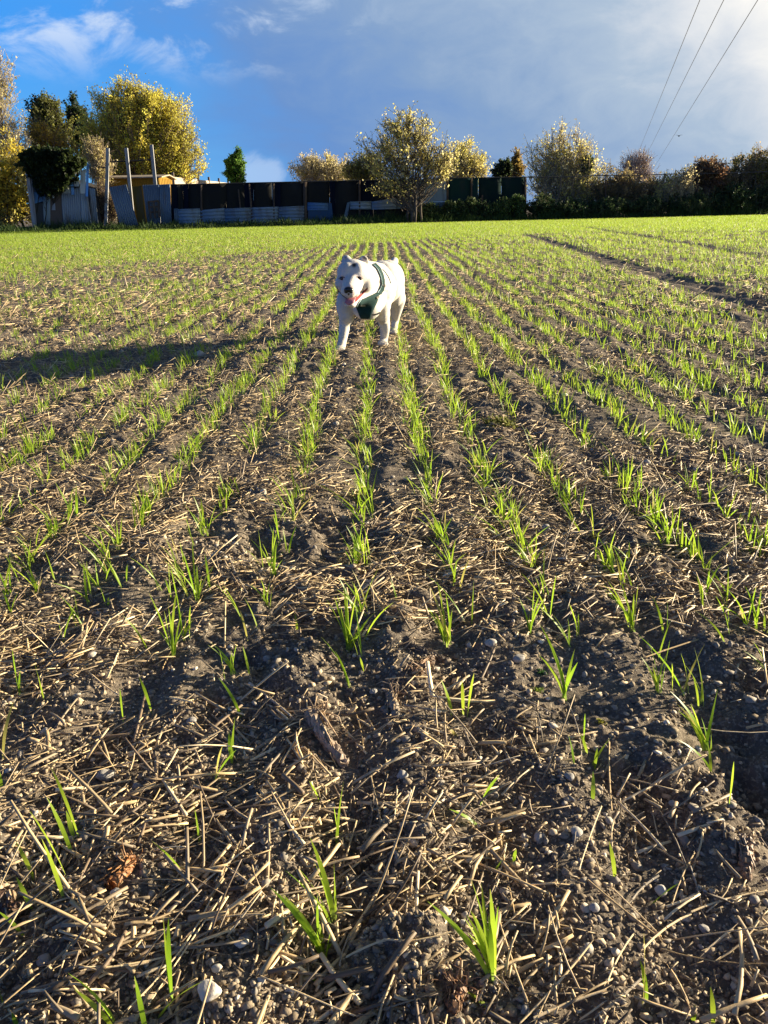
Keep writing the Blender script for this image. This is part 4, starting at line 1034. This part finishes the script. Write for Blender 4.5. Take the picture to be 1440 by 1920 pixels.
    tree('ivy_clump', 'dark ivy bunch on the right limb of the pale willow', 'ivy', 1100, 48.0, [(1100, 312, 10, 14)], per=20, leaf=.10, pal=DARK, nbr=22, twigs=9, trunk_r=.03, seed=117, twl=.3)
    tree('bramble_bush', 'brown bramble bush right of the pale willow under the wire', 'bush', 1150, 48, [(1150, 350, 42, 32), (1180, 362, 40, 30), (1125, 372, 36, 24)], per=6, leaf=.12, pal=BROWNS + ((.2, .14, .05),), nbr=90, twigs=11, trunk_r=.04, stems=6, spread=.9, seed=118)
    tree('bare_bush', 'leafless pale pink twigged bush above the dip in the hedge', 'bush', 1192, 53, [(1192, 316, 28, 24), (1175, 325, 22, 20), (1212, 325, 18, 18)], per=.4, leaf=.08, pal=CREAM, nbr=60, twigs=14, trunk_r=.04, stems=6, spread=.5, up=.9, bark=(.34, .27, .24), seed=119, twl=.8)
    tree('dry_shrub', 'straw coloured dry shrub leaning right in front of the hedge', 'shrub', 1272, 47.6, [(1262, 358, 30, 24), (1285, 345, 18, 22), (1240, 365, 24, 18)], per=2.2, leaf=.12, pal=CREAM + YEL[:1], nbr=50, twigs=11, trunk_r=.04, stems=5, spread=.5, up=.7, bark=(.34, .28, .18), seed=120)
    tree('hedge', 'long dark tangled hedge on the right rising toward the edge', 'hedge', 1360, 50.5, [(1180, 376, 50, 24), (1230, 368, 50, 28), (1270, 360, 46, 30), (1310, 352, 50, 36), (1350, 346, 52, 40), (1395, 338, 54, 46), (1440, 330, 54, 52), (1500, 328, 60, 54), (1570, 332, 60, 54), (1300, 388, 130, 22), (1460, 388, 90, 22)], per=4.6, leaf=.12, pal=BROWNS + OLIVE[2:], nbr=640, twigs=15, trunk_r=.05, stems=24, spread=4.2, up=.7, seed=121, bark=(.26, .20, .14), twl=.6)
    tree('russet_bush', 'red brown leaved bush showing in the top of the hedge', 'bush', 1322, 48.8, [(1322, 320, 24, 15), (1335, 332, 22, 14)], per=7, leaf=.11, pal=RUST, nbr=50, twigs=11, trunk_r=.04, stems=3, seed=122)
    tree('ivy', 'thick dark ivy heaped over the left half of the patchwork shed', 'ivy', 95, 40.25, [(60, 303, 26, 16), (95, 300, 34, 18), (130, 302, 24, 15), (95, 325, 26, 16), (108, 338, 14, 12), (48, 296, 14, 12), (118, 318, 18, 12), (100, 350, 9, 8), (80, 330, 14, 16), (148, 303, 14, 13), (70, 290, 26, 12), (120, 292, 26, 12)], per=26, leaf=.13, pal=((.018, .032, .010), (.028, .045, .012), (.045, .062, .016)), nbr=120, twigs=11, trunk_r=.03, stems=3, seed=123, twl=.35, spread=.5, bark=(.03, .03, .02))
    tree('post_ivy', 'yellowing ivy climbing the post in the middle of the netting', 'ivy', 572.5, 43.25, [(572, 355, 3, 14), (572, 385, 3, 14), (572, 402, 4, 8)], per=5, leaf=.08, pal=OLIVE + YEL[:1], nbr=36, twigs=6, trunk_r=.02, seed=124, twl=.12)
    W_ = [(800, 398, 16, 9, 'low nettle clump under the pale blue panels'), (845, 396, 22, 12, 'broad nettle clump at the left end of the green netting'), (875, 392, 16, 16, 'tall nettle clump before the green netting'), (905, 397, 16, 12, 'leafy weed clump at the short post before green netting'), (940, 392, 14, 18, 'pale leaved weed in the middle of the green netting'),
          (970, 390, 10, 20, 'dock plant near the right end of the green netting'), (1010, 388, 24, 22, 'weed clump at the right end post of the netting'), (1060, 393, 36, 18, 'dark bramble mound under the pale willow'), (1130, 393, 40, 18, 'long dark bramble mound left of the straw coloured shrub'), (1205, 392, 38, 20, 'bramble mound below the leafless bush'),
          (1285, 385, 40, 24, 'green nettle bank below the straw coloured shrub'), (1365, 378, 36, 30, 'tall green nettle bank below the hedge'), (1425, 376, 36, 32, 'rightmost green nettle bank at the picture edge')]
    for k, (px, py, rx, rz, lab) in enumerate(W_):
        c = fp(px, 405, .75)
        tree('nettle_clump' if 'nettle' in lab else ('bramble_mound' if 'bramble' in lab else 'weed_clump'), lab, 'weeds', px, c.y, [(px, py + 2, rx * 1.35, rz * .9), (px + rx * .4, py - rz * .15, rx * .5, rz * .7)], per=7, leaf=.10, pal=((.03, .06, .018), (.045, .08, .022), (.07, .10, .03)) if k not in (4, 5) else ((.05, .10, .02), (.08, .13, .03)), nbr=int(24 + rx), twigs=9, trunk_r=.015, stems=5, spread=rx / 45, up=.9, bark=(.08, .08, .04), seed=140 + k, twl=.4, mat_leaf=M['weed'], group='weeds along the foot of the fence')
plants()

def verge():
    rs = np.random.RandomState(9); n = 32000
    x = rs.uniform(-42, 45, n); d = rs.uniform(0, 1, n) ** .8 * 2.0 - 0.15
    y = F_0 + F_SL * x - d + rs.normal(0, .05, n)
    h = rs.uniform(.22, .62, n) * np.clip(1 + x / 40, .8, 1.5) * (0.35 + 1.0 * vn(x / .6, y / .6, 91)) * np.clip(1.25 - d * .42, .25, 1) * 1.15
    a = rs.uniform(0, 6.28, n)
    B = np.stack([x, y, np.zeros(n) - .02], -1); T = B + np.stack([np.cos(a) * h * .5, np.sin(a) * h * .5, h], -1)
    V, F, nv = blades(B, T, rs.uniform(.02, .045, n), 92, 2, .3)
    hcol = rs.uniform(0, 1, n)[:, None]
    c = np.array([[.030, .060, .014]]) * (1 - hcol) + np.array([[.060, .100, .022]]) * hcol
    o = link('verge_grass', np_mesh('verge_grass', V, [F], np.repeat(c, nv, 0), smooth=True), M['weed'])
    tag(o, 'rank dark green grass along the foot of the fence line', 'grass', kind='stuff')
verge()

# ------------------------------------------------------------------ overhead lines and bird
def lines():
    for k, (a, b, lab) in enumerate((((1313, -2), (1196, 288), 'leftmost of the three overhead power lines'), ((1358, -2), (1209, 297), 'middle overhead power line of three crossing the bright sky'), ((1422, -2), (1224, 318), 'rightmost and lowest of the three overhead power lines'))):
        A = at(*a, 30); B = at(*b, 118)
        D = B - A; A0 = A - D * .55; B0 = B + D * .05
        pts = [A0 + (B0 - A0) * t for t in np.linspace(0, 1, 12)]
        mb = MB(); mb.tube(pts, 0.013, 5); o = mb.build('power_line', M['cable'])
        tag(o, lab, 'power line', 'overhead power lines')
    c = at(1273, 255, 60); mb = MB()
    mb.tube([c + Vector((-.02, .10, .0)), c + Vector((0, .04, .01)), c, c + Vector((.01, -.06, 0)), c + Vector((.02, -.13, .01))], [.012, .04, .05, .035, .01], 7)
    b = mb.build('bird', M['birdblack'], None, smooth=True); tag(b, 'tiny black bird flying right of the power lines', 'bird')
    for s in (-1, 1):
        w = MB(); P = [c + Vector((s * .03, .05, .01)), c + Vector((s * .14, .04, .07)), c + Vector((s * .24, -.03, .05)), c + Vector((s * .13, -.05, .05)), c + Vector((s * .03, -.06, .01))]
        w.add(P + [p + Vector((0, 0, .008)) for p in P], [(0, 1, 2, 3, 4), (9, 8, 7, 6, 5)] + [(i, (i + 1) % 5, 5 + (i + 1) % 5, 5 + i) for i in range(5)])
        ww = w.build('wing', M['birdblack'], b)
        ww.matrix_parent_inverse = Matrix.Identity(4)
M['birdblack'] = mat('bird_plumage', (0.012, 0.012, 0.014), 0.7)
lines()
# ------------------------------------------------------------------ the dog
def coat_mat():
    m = bpy.data.materials.new('white_coat'); m.use_nodes = True
    nt = m.node_tree; N = nt.nodes; L = nt.links; p = N['Principled BSDF']
    a = N.new('ShaderNodeAttribute'); a.attribute_name = 'Col'
    tc = N.new('ShaderNodeTexCoord')
    n = N.new('ShaderNodeTexNoise'); n.inputs['Scale'].default_value = 14; n.inputs['Detail'].default_value = 6; L.new(tc.outputs['Object'], n.inputs[0])
    mr = N.new('ShaderNodeMapRange'); mr.inputs[1].default_value = .35; mr.inputs[2].default_value = .7; mr.inputs[3].default_value = .90; mr.inputs[4].default_value = 1.04; L.new(n.outputs[0], mr.inputs[0])
    vm = N.new('ShaderNodeVectorMath'); vm.operation = 'SCALE'; L.new(a.outputs['Color'], vm.inputs[0]); L.new(mr.outputs[0], vm.inputs[3]); L.new(vm.outputs[0], p.inputs['Base Color'])
    n2 = N.new('ShaderNodeTexNoise'); n2.inputs['Scale'].default_value = 260; n2.inputs['Detail'].default_value = 3
    mp = N.new('ShaderNodeMapping'); mp.inputs['Scale'].default_value = (1, .35, .5); L.new(tc.outputs['Object'], mp.inputs[0]); L.new(mp.outputs[0], n2.inputs[0])
    b = N.new('ShaderNodeBump'); b.inputs['Strength'].default_value = .5; b.inputs['Distance'].default_value = .003; L.new(n2.outputs[0], b.inputs['Height']); L.new(b.outputs[0], p.inputs['Normal'])
    p.inputs['Roughness'].default_value = .75; p.inputs['Specular IOR Level'].default_value = .2
    p.inputs['Sheen Weight'].default_value = .15
    return m
def dog():
    root_p = at(690, 640, 4.62); root = empty('dog', (root_p.x, 4.62, 0))
    tag(root, 'white stocky dog with cropped ears and green harness trotting toward the camera', 'dog')
    bm = bmesh.new()
    def ell(px, py, Y, rx, ry, rz, rot=(0, 0, 0)):
        c = at(px, py, Y)
        mt = Matrix.Translation(c) @ Euler(rot).to_matrix().to_4x4() @ Matrix.Diagonal((rx, ry, rz, 1))
        bmesh.ops.create_icosphere(bm, subdivisions=3, radius=1, matrix=mt); return c
    def cap(a, b, ra, rb, n=9):
        a = at(*a); b = at(*b)
        for i in range(n):
            t = i / (n - 1); c = a.lerp(b, t); r = ra + (rb - ra) * t
            bmesh.ops.create_icosphere(bm, subdivisions=2, radius=r, matrix=Matrix.Translation(c))
    # trunk
    ell(686, 553, 4.50, .118, .15, .125)
    ell(688, 575, 4.44, .085, .10, .075)
    ell(700, 540, 4.66, .132, .20, .140, (0, 0, R(12)))
    ell(716, 530, 4.88, .130, .20, .130, (0, 0, R(12)))
    ell(728, 526, 5.05, .105, .14, .125)
    ell(742, 545, 5.02, .058, .10, .105)
    ell(716, 545, 5.05, .06, .10, .10)
    # shoulders
    ell(648, 572, 4.48, .054, .075, .095); ell(716, 562, 4.57, .056, .085, .105)
    ell(650, 590, 4.47, .046, .06, .06); ell(717, 588, 4.58, .046, .06, .06)
    # neck and throat
    cap((702, 527, 4.52), (672, 521, 4.33), .108, .098); cap((692, 550, 4.44), (672, 545, 4.28), .085, .07)
    # head
    ell(662, 510, 4.26, .086, .090, .066); ell(663, 520, 4.24, .090, .085, .070)
    ell(645, 531, 4.235, .048, .065, .050); ell(684, 529, 4.255, .052, .068, .056)
    ell(652, 508, 4.215, .042, .05, .045); ell(671, 508, 4.22, .042, .05, .045)
    ell(646, 516, 4.19, .026, .028, .016); ell(673, 516, 4.19, .028, .028, .016)     # brows
    cap((661, 533, 4.18), (655, 545, 4.075), .057, .040)
    ell(649, 546, 4.12, .030, .045, .026); ell(663, 548, 4.115, .034, .045, .026)     # flews
    ell(654, 542, 4.085, .026, .03, .024)
    # lower jaw
    cap((676, 556, 4.24), (660, 569, 4.12), .036, .026); ell(657, 571, 4.11, .030, .034, .013)
    # ears
    for c, dx in (((650, 489, 4.285), -1), ((682, 490, 4.30), 1)):
        e0 = at(*c)
        for i in range(6):
            t = i / 5
            bmesh.ops.create_icosphere(bm, subdivisions=2, radius=1, matrix=Matrix.Translation(e0 + Vector((dx * .004 * t, -.006 * t, .017 * t))) @ Matrix.Rotation(R(18 * dx), 4, 'Y') @ Matrix.Diagonal(((.033 * (1 - .35 * t)), .013, .014, 1)))
    # tail
    cap((736, 500, 5.18), (740, 489.5, 5.26), .034, .026, 6)
    # front legs, the one on the left of the picture reaching forward
    cap((650, 585, 4.49), (646, 612, 4.47), .046, .034); cap((646, 612, 4.47), (642, 640, 4.42), .034, .0255); cap((642, 640, 4.42), (639, 652, 4.39), .0255, .028, 5)
    ell(637, 655.5, 4.365, .034, .046, .022); 
    cap((717, 585, 4.60), (722, 615, 4.62), .044, .031); cap((722, 615, 4.62), (720, 636, 4.64), .031, .025); cap((720, 636, 4.64), (719, 641, 4.63), .025, .026, 4)
    ell(718, 643.5, 4.60, .033, .046, .022)
    for px, py, Y in ((631, 657.5, 4.33), (635.5, 659, 4.322), (640, 659, 4.322), (644, 657.5, 4.33)): ell(px, py, Y, .0125, .02, .014)
    for px, py, Y in ((712.5, 645, 4.565), (716.5, 646, 4.557), (721, 646, 4.557), (725, 645, 4.565)): ell(px, py, Y, .012, .02, .014)
    # hind legs
    cap((744, 560, 5.02), (742, 588, 5.10), .060, .036); cap((742, 588, 5.10), (741, 600, 5.16), .036, .027, 6); cap((741, 600, 5.16), (739, 620, 5.08), .026, .023, 8)
    ell(738, 622.5, 5.04, .032, .046, .021)
    cap((718, 560, 5.04), (720, 590, 5.12), .056, .032); cap((720, 590, 5.12), (721, 601, 5.18), .032, .025, 6); cap((721, 601, 5.18), (720, 617, 5.10), .025, .022, 8)
    ell(720, 620, 5.07, .032, .046, .021)
    me = bpy.data.meshes.new('body'); bm.to_mesh(me); bm.free()
    tmp = bpy.data.objects.new('dog_body_build', me); COL.objects.link(tmp)
    r_ = tmp.modifiers.new('r', 'REMESH'); r_.mode = 'VOXEL'; r_.voxel_size = 0.0055
    s_ = tmp.modifiers.new('s', 'SMOOTH'); s_.factor = .5; s_.iterations = 6
    dg = bpy.context.evaluated_depsgraph_get(); ev = tmp.evaluated_get(dg)
    body_me = bpy.data.meshes.new_from_object(ev); body_me.name = 'body'
    bpy.data.objects.remove(tmp)
    body_me.polygons.foreach_set('use_smooth', np.ones(len(body_me.polygons), bool))
    bvh = BVHTree.FromPolygons([v.co.copy() for v in body_me.vertices], [tuple(p.vertices) for p in body_me.polygons])
    O = Vector((0, 0, CAM_H))
    def hit(px, py):
        h = bvh.ray_cast(O, ray(px, py).normalized()); return h[0], h[1]
    # coat colours: white, with the dark spot, the pink skin round eyes and muzzle, the inner ears
    co = np.array([v.co for v in body_me.vertices]); n = len(co)
    col = np.tile(np.array([[.58, .545, .475]]), (n, 1))
    def patch(px, py, rad, c, st=1.0, sx=1.0):
        h, _ = hit(px, py)
        if h is None: return
        d = co - np.array(h); d[:, 0] /= sx
        w = np.clip(1.35 - np.linalg.norm(d, axis=1) / rad, 0, 1)[:, None] * st
        w = w * w * (3 - 2 * w)
        col[:] = col * (1 - w) + np.array(c) * w
    patch(664, 497, .0165, (.035, .028, .022), 1.0, .85)
    for px, py, r in ((642, 524, .030), (676, 525, .032), (655, 540, .03), (664, 552, .03), (668, 560, .03)): patch(px, py, r, (.72, .53, .47), .55)
    patch(651, 541, .017, (.25, .19, .16), .55); patch(657, 539.5, .014, (.42, .33, .28), .5)
    for px, py in ((681, 488), (649, 487)): patch(px, py, .014, (.50, .38, .40), .6)
    patch(683, 483, .011, (.10, .085, .09), .9); patch(687, 485, .009, (.07, .06, .06), .9); patch(648, 483, .008, (.22, .19, .2), .8)
    for px, py, r, s in ((648, 600, .03, .3), (718, 600, .03, .3), (735, 560, .06, .25), (700, 590, .04, .3), (722, 540, .05, .2), (690, 520, .03, .2)):      # thin coat over pink skin, a little mud
        patch(px, py, r, (.50, .39, .30), s)
    w = np.clip((vn(co[:, 0] / .008, co[:, 2] / .010, 25) - .70) * 4, 0, 1)[:, None] * .22; col = col * (1 - w) + np.array([.33, .29, .26]) * w          # faint ticking
    w = np.clip((.055 - co[:, 2]) / .05, 0, 1)[:, None] * .45; col = col * (1 - w) + np.array([.45, .36, .26]) * w            # muddy paws
    w = np.clip((vn(co[:, 0] / .04, co[:, 2] / .05, 15) - .62) * 3, 0, 1)[:, None] * .25; col = col * (1 - w) + np.array([.74, .60, .48]) * w
    a = body_me.color_attributes.new('Col', 'FLOAT_COLOR', 'POINT'); c4 = np.ones((n, 4), np.float32); c4[:, :3] = col; a.data.foreach_set('color', c4.ravel())
    body_me.materials.clear()
    link('body', body_me, coat_mat(), root)
    blk = mat('wet_black', (0.008, 0.008, 0.009), .28, spec=.6, bump=(500, .3, .001)); eye_m = mat('eye', (0.018, 0.008, 0.005), .08, spec=.8)
    # eyes with dark lids
    for px, py in ((641, 522), (674, 521.5)):
        h, nr = hit(px, py)
        bm = bmesh.new(); bmesh.ops.create_uvsphere(bm, u_segments=16, v_segments=10, radius=.0135, matrix=Matrix.Translation(h - nr * .0055) @ Matrix.Diagonal((1.25, 1, .82, 1)))
        m_ = bpy.data.meshes.new('eye'); bm.to_mesh(m_); bm.free(); m_.polygons.foreach_set('use_smooth', np.ones(len(m_.polygons), bool))
        e = link('eye', m_, eye_m, root)
        lid = MB(); d = ray(px, py).normalized()
        arc = []
        for q in np.linspace(-1.15, 1.15, 9):
            hh, nn = hit(px + q * 5.2, py - 2.6 + 1.9 * q * q + (q * 1.0 if px > 660 else -q * 1.0))
            arc.append(hh + nn * .001)
        lid.tube(arc, [.0012, .002, .0028, .003, .003, .003, .0028, .002, .0012], 6); lid.build('eyelid', mat('eyelid', (0.10, .06, .05), .6), root, True)
    # nose
    h, nr = hit(653.5, 545); c = h + Vector((0, .006, 0))
    bm = bmesh.new()
    for off, s in (((0, 0, .004), (.024, .014, .015)), ((-.011, .002, -.004), (.0115, .012, .011)), ((.011, .002, -.004), (.0115, .012, .011)), ((0, .004, -.015), (.008, .010, .010))):
        bmesh.ops.create_icosphere(bm, subdivisions=3, radius=1, matrix=Matrix.Translation(c + Vector(off)) @ Matrix.Diagonal((*s, 1)))
    m_ = bpy.data.meshes.new('nose'); bm.to_mesh(m_); bm.free(); m_.polygons.foreach_set('use_smooth', np.ones(len(m_.polygons), bool)); link('nose', m_, blk, root)
    # mouth: dark cavity, lip line, tongue, teeth
    red = mat('mouth_lining', (0.26, 0.035, 0.03), .35, spec=.5); tng = mat('tongue', (0.42, 0.16, 0.19), .35, spec=.5, noise=(90, (.33, .12, .15), .4, .7), bump=(300, .3, .001)); lip = mat('dark_lip', (0.05, .03, .028), .5)
    mb = MB()
    L1 = [at(x, y, Y) for x, y, Y in ((648, 559, 4.085), (655, 560.5, 4.07), (663, 560, 4.08), (672, 555, 4.12), (681, 547, 4.175), (688, 540.5, 4.215))]
    L2 = [at(x, y, Y) for x, y, Y in ((649, 565, 4.085), (656, 570.5, 4.08), (664, 568, 4.09), (673, 561, 4.125), (682, 551, 4.178), (688.5, 542, 4.213))]
    def surf(px, py, lift=.003):
        h, nn = hit(px, py)
        return None if h is None else h + nn * lift
    P = []; F = []
    U = [(648, 558.5), (654, 560), (662, 559), (668, 557), (674, 552.5), (680, 547.5), (685, 543), (688.5, 539.5)]
    Lw = [(649, 565), (655, 569.5), (662, 568.5), (668, 565), (674, 559), (680, 552.5), (685.5, 546), (689, 541)]
    for (x0, y0), (x1, y1) in zip(U, Lw):
        for t in (0, .5, 1):
            s = surf(x0 + (x1 - x0) * t, y0 + (y1 - y0) * t)
            P.append(s if s is not None else at(x0, y0, 4.1))
    for i in range(len(U) - 1):
        for j in range(2): F.append((i * 3 + j, (i + 1) * 3 + j, (i + 1) * 3 + j + 1, i * 3 + j + 1))
    nP = len(P); back = [p + Vector((0, .012, 0)) for p in P]
    F += [tuple(nP + i for i in reversed(f)) for f in F]
    mb.add(P + back, F); mb.build('mouth', red, root, True)
    mb = MB()
    arc = [surf(x, y, .002) for x, y in U]; mb.tube([p for p in arc if p], .0022, 6)
    arc = [surf(x, y, .002) for x, y in ((632, 537), (634, 543), (638, 549), (643, 555), (648, 558.5))]; mb.tube([p for p in arc if p], .0018, 6)
    mb.build('lip', lip, root, True)
    mb = MB()
    tp = []
    for i, (px, py, Y, w, th) in enumerate(((662, 559.5, 4.10, .018, .006), (658, 562, 4.075, .024, .007), (656, 565.5, 4.058, .026, .0075), (655, 569, 4.048, .024, .007), (654.5, 571.5, 4.046, .014, .005))):
        c = at(px, py, Y)
        for k in range(10):
            a_ = 2 * math.pi * k / 10
            cup = .004 * math.cos(a_) ** 2
            tp.append(c + Vector((math.cos(a_) * w, -math.sin(a_) * th * .8 + 0, math.sin(a_) * th * .5 + cup)))
    F = [(i * 10 + k, i * 10 + (k + 1) % 10, (i + 1) * 10 + (k + 1) % 10, (i + 1) * 10 + k) for i in range(4) for k in range(10)] + [tuple(range(9, -1, -1)), tuple(40 + k for k in range(10))]
    mb.add(tp, F); mb.build('tongue', tng, root, True)
    # harness
    hm = mat('green_harness_cloth', (0.003, 0.027, 0.026), .85, noise=(60, (.005, .040, .037), .4, .7), bump=(700, .4, .001), spec=.25); rim = mat('harness_edging', (0.30, .42, .42), .6)
    dk = mat('black_webbing', (.02, .022, .022), .7)
    def ribbon(path, lift=.005, thick=.005, sub=7):
        """path: rows of (left px, right px); laid on the coat"""
        rows = []
        for i in range(len(path) - 1):
            for s in range(sub):
                t = s / sub; rows.append(tuple(path[i][k] * (1 - t) + path[i + 1][k] * t for k in range(4)))
        rows.append(path[-1]); m = 6; P = []
        for (ax, ay, bx, by) in rows:
            for j in range(m + 1):
                t = j / m; h, nn = hit(ax + (bx - ax) * t, ay + (by - ay) * t)
                if h is None: h = (P[-1][0] if P else at(ax, ay, 4.4)); nn = Vector((0, -1, 0))
                P.append((h, nn))
        # smooth depth so that creases do not break the cloth
        Y = np.array([p[0].y for p in P]).reshape(len(rows), m + 1)
        for _ in range(3):
            Z = Y.copy(); Z[1:-1] = (Y[:-2] + 2 * Y[1:-1] + Y[2:]) / 4; Y = np.minimum(Z, Y + .003)
        top = []
        for i, (h, nn) in enumerate(P):
            d = h - O; q = O + d * (Y.ravel()[i] / h.y); top.append(q + nn * lift)
        bot = [p + Vector((0, thick, 0)) for p in top]; n = len(top); F = []
        for i in range(len(rows) - 1):
            for j in range(m):
                a_ = i * (m + 1) + j; F.append((a_, a_ + m + 1, a_ + m + 2, a_ + 1)); F.append((n + a_, n + a_ + 1, n + a_ + m + 2, n + a_ + m + 1))
            a_ = i * (m + 1); F.append((a_, n + a_, n + a_ + m + 1, a_ + m + 1)); a_ += m; F.append((a_, a_ + m + 1, n + a_ + m + 1, n + a_))
        mb = MB(); mb.add(top + bot, F); return mb, top, len(rows), m
    hr, top, nr_, m = ribbon([(676, 562, 712, 545), (671, 568, 709, 556), (668, 574, 705, 570), (671, 582, 699, 582), (674, 590, 695, 590), (677, 596.5, 694, 596.5)])
    h_root = hr.build('harness', hm, root, True); h_root['label'] = 'green padded chest harness'
    st, top2, n2, m2 = ribbon([(706, 549, 713, 552), (711, 541, 718, 545), (714.5, 533, 720, 535), (714, 525, 719.5, 524), (711, 515, 717, 514), (706, 505, 712, 503), (698, 497, 703, 494.5)], .007)
    st.build('strap', hm, h_root, True)
    mb = MB(); mb.tube([top2[i * (m2 + 1)] - Vector((0, .002, 0)) for i in range(n2)], .0022, 5); mb.tube([top[i * (m + 1)] - Vector((0, .002, 0)) for i in range(0, nr_ // 2)], .002, 5); mb.build('edging', rim, h_root, True)
    bk, *_ = ribbon([(714, 535, 720, 537.5), (713.5, 532, 720, 533)], .010, .006, 3); bk.build('buckle', dk, h_root)
    lb, *_ = ribbon([(676.5, 569.5, 684.5, 569.5), (676.5, 572, 684.5, 572)], .008, .003, 2); lb.build('label_patch', mat('grey_label', (.32, .36, .36), .6), h_root)
    rg, *_ = ribbon([(703, 556, 708, 553), (704.5, 560, 709, 556.5)], .010, .004, 2); rg.build('slider', mat('steel_slider', (.45, .42, .38), .35, metal=.8), h_root)
    gb, *_ = ribbon([(694, 588, 699, 589.5), (704, 588, 706, 590), (712, 584, 712.5, 587)], .004, .004, 4); gb.build('girth_strap', dk, h_root)
    ls, *_ = ribbon([(717, 506, 718.5, 505), (722, 511, 723.5, 510.5), (728, 520, 729.2, 519.5), (732, 531, 733.2, 530.5)], .004, .003, 4); ls.build('girth_strap', mat('grey_webbing', (.22, .24, .25), .7), h_root)
dog()

# ------------------------------------------------------------------ root stumps, clods and small weeds on the near soil
def debris():
    rs = np.random.RandomState(31)
    fib = (0.42, 0.30, 0.18); bark_c = (0.33, 0.25, 0.18); rot = (0.30, 0.13, 0.045)
    def chunk(a, b, ra, rb, name, label, cat, c, fibres, fc, seed, lift=.35):
        rs = np.random.RandomState(seed)
        A = gnd(*a); B = gnd(*b); k = ppm(A.y, 0); ra /= k; rb /= k
        A.z = fh(A.x, A.y) + ra * lift; B.z = fh(B.x, B.y) + rb * lift
        mb = MB(); n = 26; T = B - A
        sd_ = T.cross(Vector((0, 0, 1))).normalized(); pts = [A + T * t + sd_ * ra * .9 * math.sin(2.6 * t + seed) + Vector(rs.normal(0, .05, 3)) * ra for t in np.linspace(0, 1, n)]
        rad = [(ra + (rb - ra) * t) * (0.86 + .3 * math.sin(5 * t + seed) ** 2 + rs.normal(0, .05)) for t in np.linspace(0, 1, n)]
        rad[0] *= .5; rad[-1] *= .55
        m0 = mb.n; mb.tube(pts, rad, 18, c)
        for i in range(m0, mb.n):
            p = Vector(mb.v[i]); p += Vector(rs.normal(0, .13, 3)) * ra; mb.v[i] = tuple(p); q = rs.uniform(.45, 1.35); mb.c[i] = tuple(x * q for x in c)
        for _ in range(fibres):
            s = A + T * rs.uniform(-.05, .25); d = Vector(rs.normal(0, 1, 3)); d.z = abs(d.z) * .7; d.normalize(); l = ra * rs.uniform(1.5, 4.5)
            e = Vector(rs.normal(0, .5, 3))
            w = ra * rs.uniform(.05, .17)
            mb.tube([s, s + d * l * .5, s + (d + e * .4).normalized() * l * .85, s + (d + e).normalized() * l], [w, w * .9, w * .7, w * .3], 5, tuple(np.array(fc) * rs.uniform(.6, 1.2)))
        for _ in range(12):                                           # strips of bark peeling along it
            u = Vector(rs.normal(0, 1, 3)); u.z = abs(u.z); u.normalize(); t0 = rs.uniform(0, .5); l = rs.uniform(.3, .5)
            P_ = [A + T * (t0 + l * s) + u * ra * (1.0 + (.45 * s * s if _ % 2 else 0)) for s in (0, .33, .66, 1)]
            mb.tube(P_, [ra * .10, ra * .16, ra * .14, ra * .05], 5, tuple(np.array(fc) * rs.uniform(.7, 1.2)))
        me = mb.mesh(name, False); org = (A + B) / 2; me.transform(Matrix.Translation(-org))
        o = link(name, me, M['straw']); o.location = org; tag(o, label, cat)
    chunk((592, 1355), (645, 1446), 11.5, 9, 'root_stump', 'peeling grey root stump with a tuft of frayed fibres, left of the middle', 'root', bark_c, 46, fib, 1)
    chunk((738, 1312), (736, 1362), 9, 7, 'root_stump', 'small frayed root stump right of the peeling grey one', 'root', (.30, .24, .17), 22, fib, 2)
    chunk((254, 1632), (200, 1688), 12, 10, 'rotten_cob', 'rotting orange brown cob beside the three leaning seedlings at lower left', 'plant debris', rot, 16, (.36, .18, .07), 3)
    chunk((852, 1855), (846, 1905), 13, 12, 'root_clod', 'reddish brown root clod under the tall seedling at lower right', 'root', (.22, .11, .05), 30, (.30, .16, .08), 4)
    chunk((1388, 1580), (1412, 1650), 12, 10, 'bark_chunk', 'split brown bark chunk near the right edge', 'bark', (.24, .15, .09), 6, (.3, .2, .12), 5)
    chunk((772, 1228), (845, 1243), 7, 6, 'root_piece', 'dark muddy root lying crosswise right of the middle row', 'root', (.13, .10, .07), 8, (.3, .22, .14), 6)
    chunk((775, 1280), (812, 1245), 8, 7, 'root_piece', 'frayed brown root end just below the dark muddy root', 'root', (.19, .12, .07), 18, (.33, .2, .11), 7)
    chunk((20, 1700), (28, 1740), 14, 12, 'dark_clod', 'dark red brown clod at the left edge by the lowest seedlings', 'clod', (.10, .055, .035), 0, fib, 8)
    for k, (px, py, r, c, lab) in enumerate(((938, 800, 26, (.16, .17, .035), 'mossy yellow green weed in the row right of the dog'), (1007, 1298, 9, (.14, .20, .03), 'tiny upright green weed beside the bare soil patch'), (1015, 1262, 9, (.05, .13, .03), 'tiny feathery dark green weed above the tiny upright one'), (1127, 1350, 9, (.36, .34, .05), 'tiny yellow rosette weed between the rows'))):
        g = gnd(px, py); s = r / ppm(g.y, 0); n = 260 if r > 20 else 60
        P = rs.normal(0, 1, (n, 3)) * np.array([s * .5, s * .5, s * .30]); P[:, 2] = np.abs(P[:, 2])
        z = fh(g.x, g.y)
        V, F, c_ = leaf_arrays(P, s * (.32 if r > 20 else .6), np.array(c) * rs.uniform(.7, 1.3, (n, 1)), 300 + k, .5)
        A = np.zeros((14, 3)); B = P[:14]
        Vs, Fq, Fc, nv = straws(A, B, np.full(14, s * .025), 310 + k, 3, 1)
        me = np_mesh('small_weed', np.concatenate([V, Vs]), [F, Fq + len(V)], np.concatenate([c_, np.tile(np.array(c) * .7, (len(Vs), 1))]))
        o = link('small_weed', me, M['weed']); o.location = (g.x, g.y, z); tag(o, lab, 'weed')
debris()
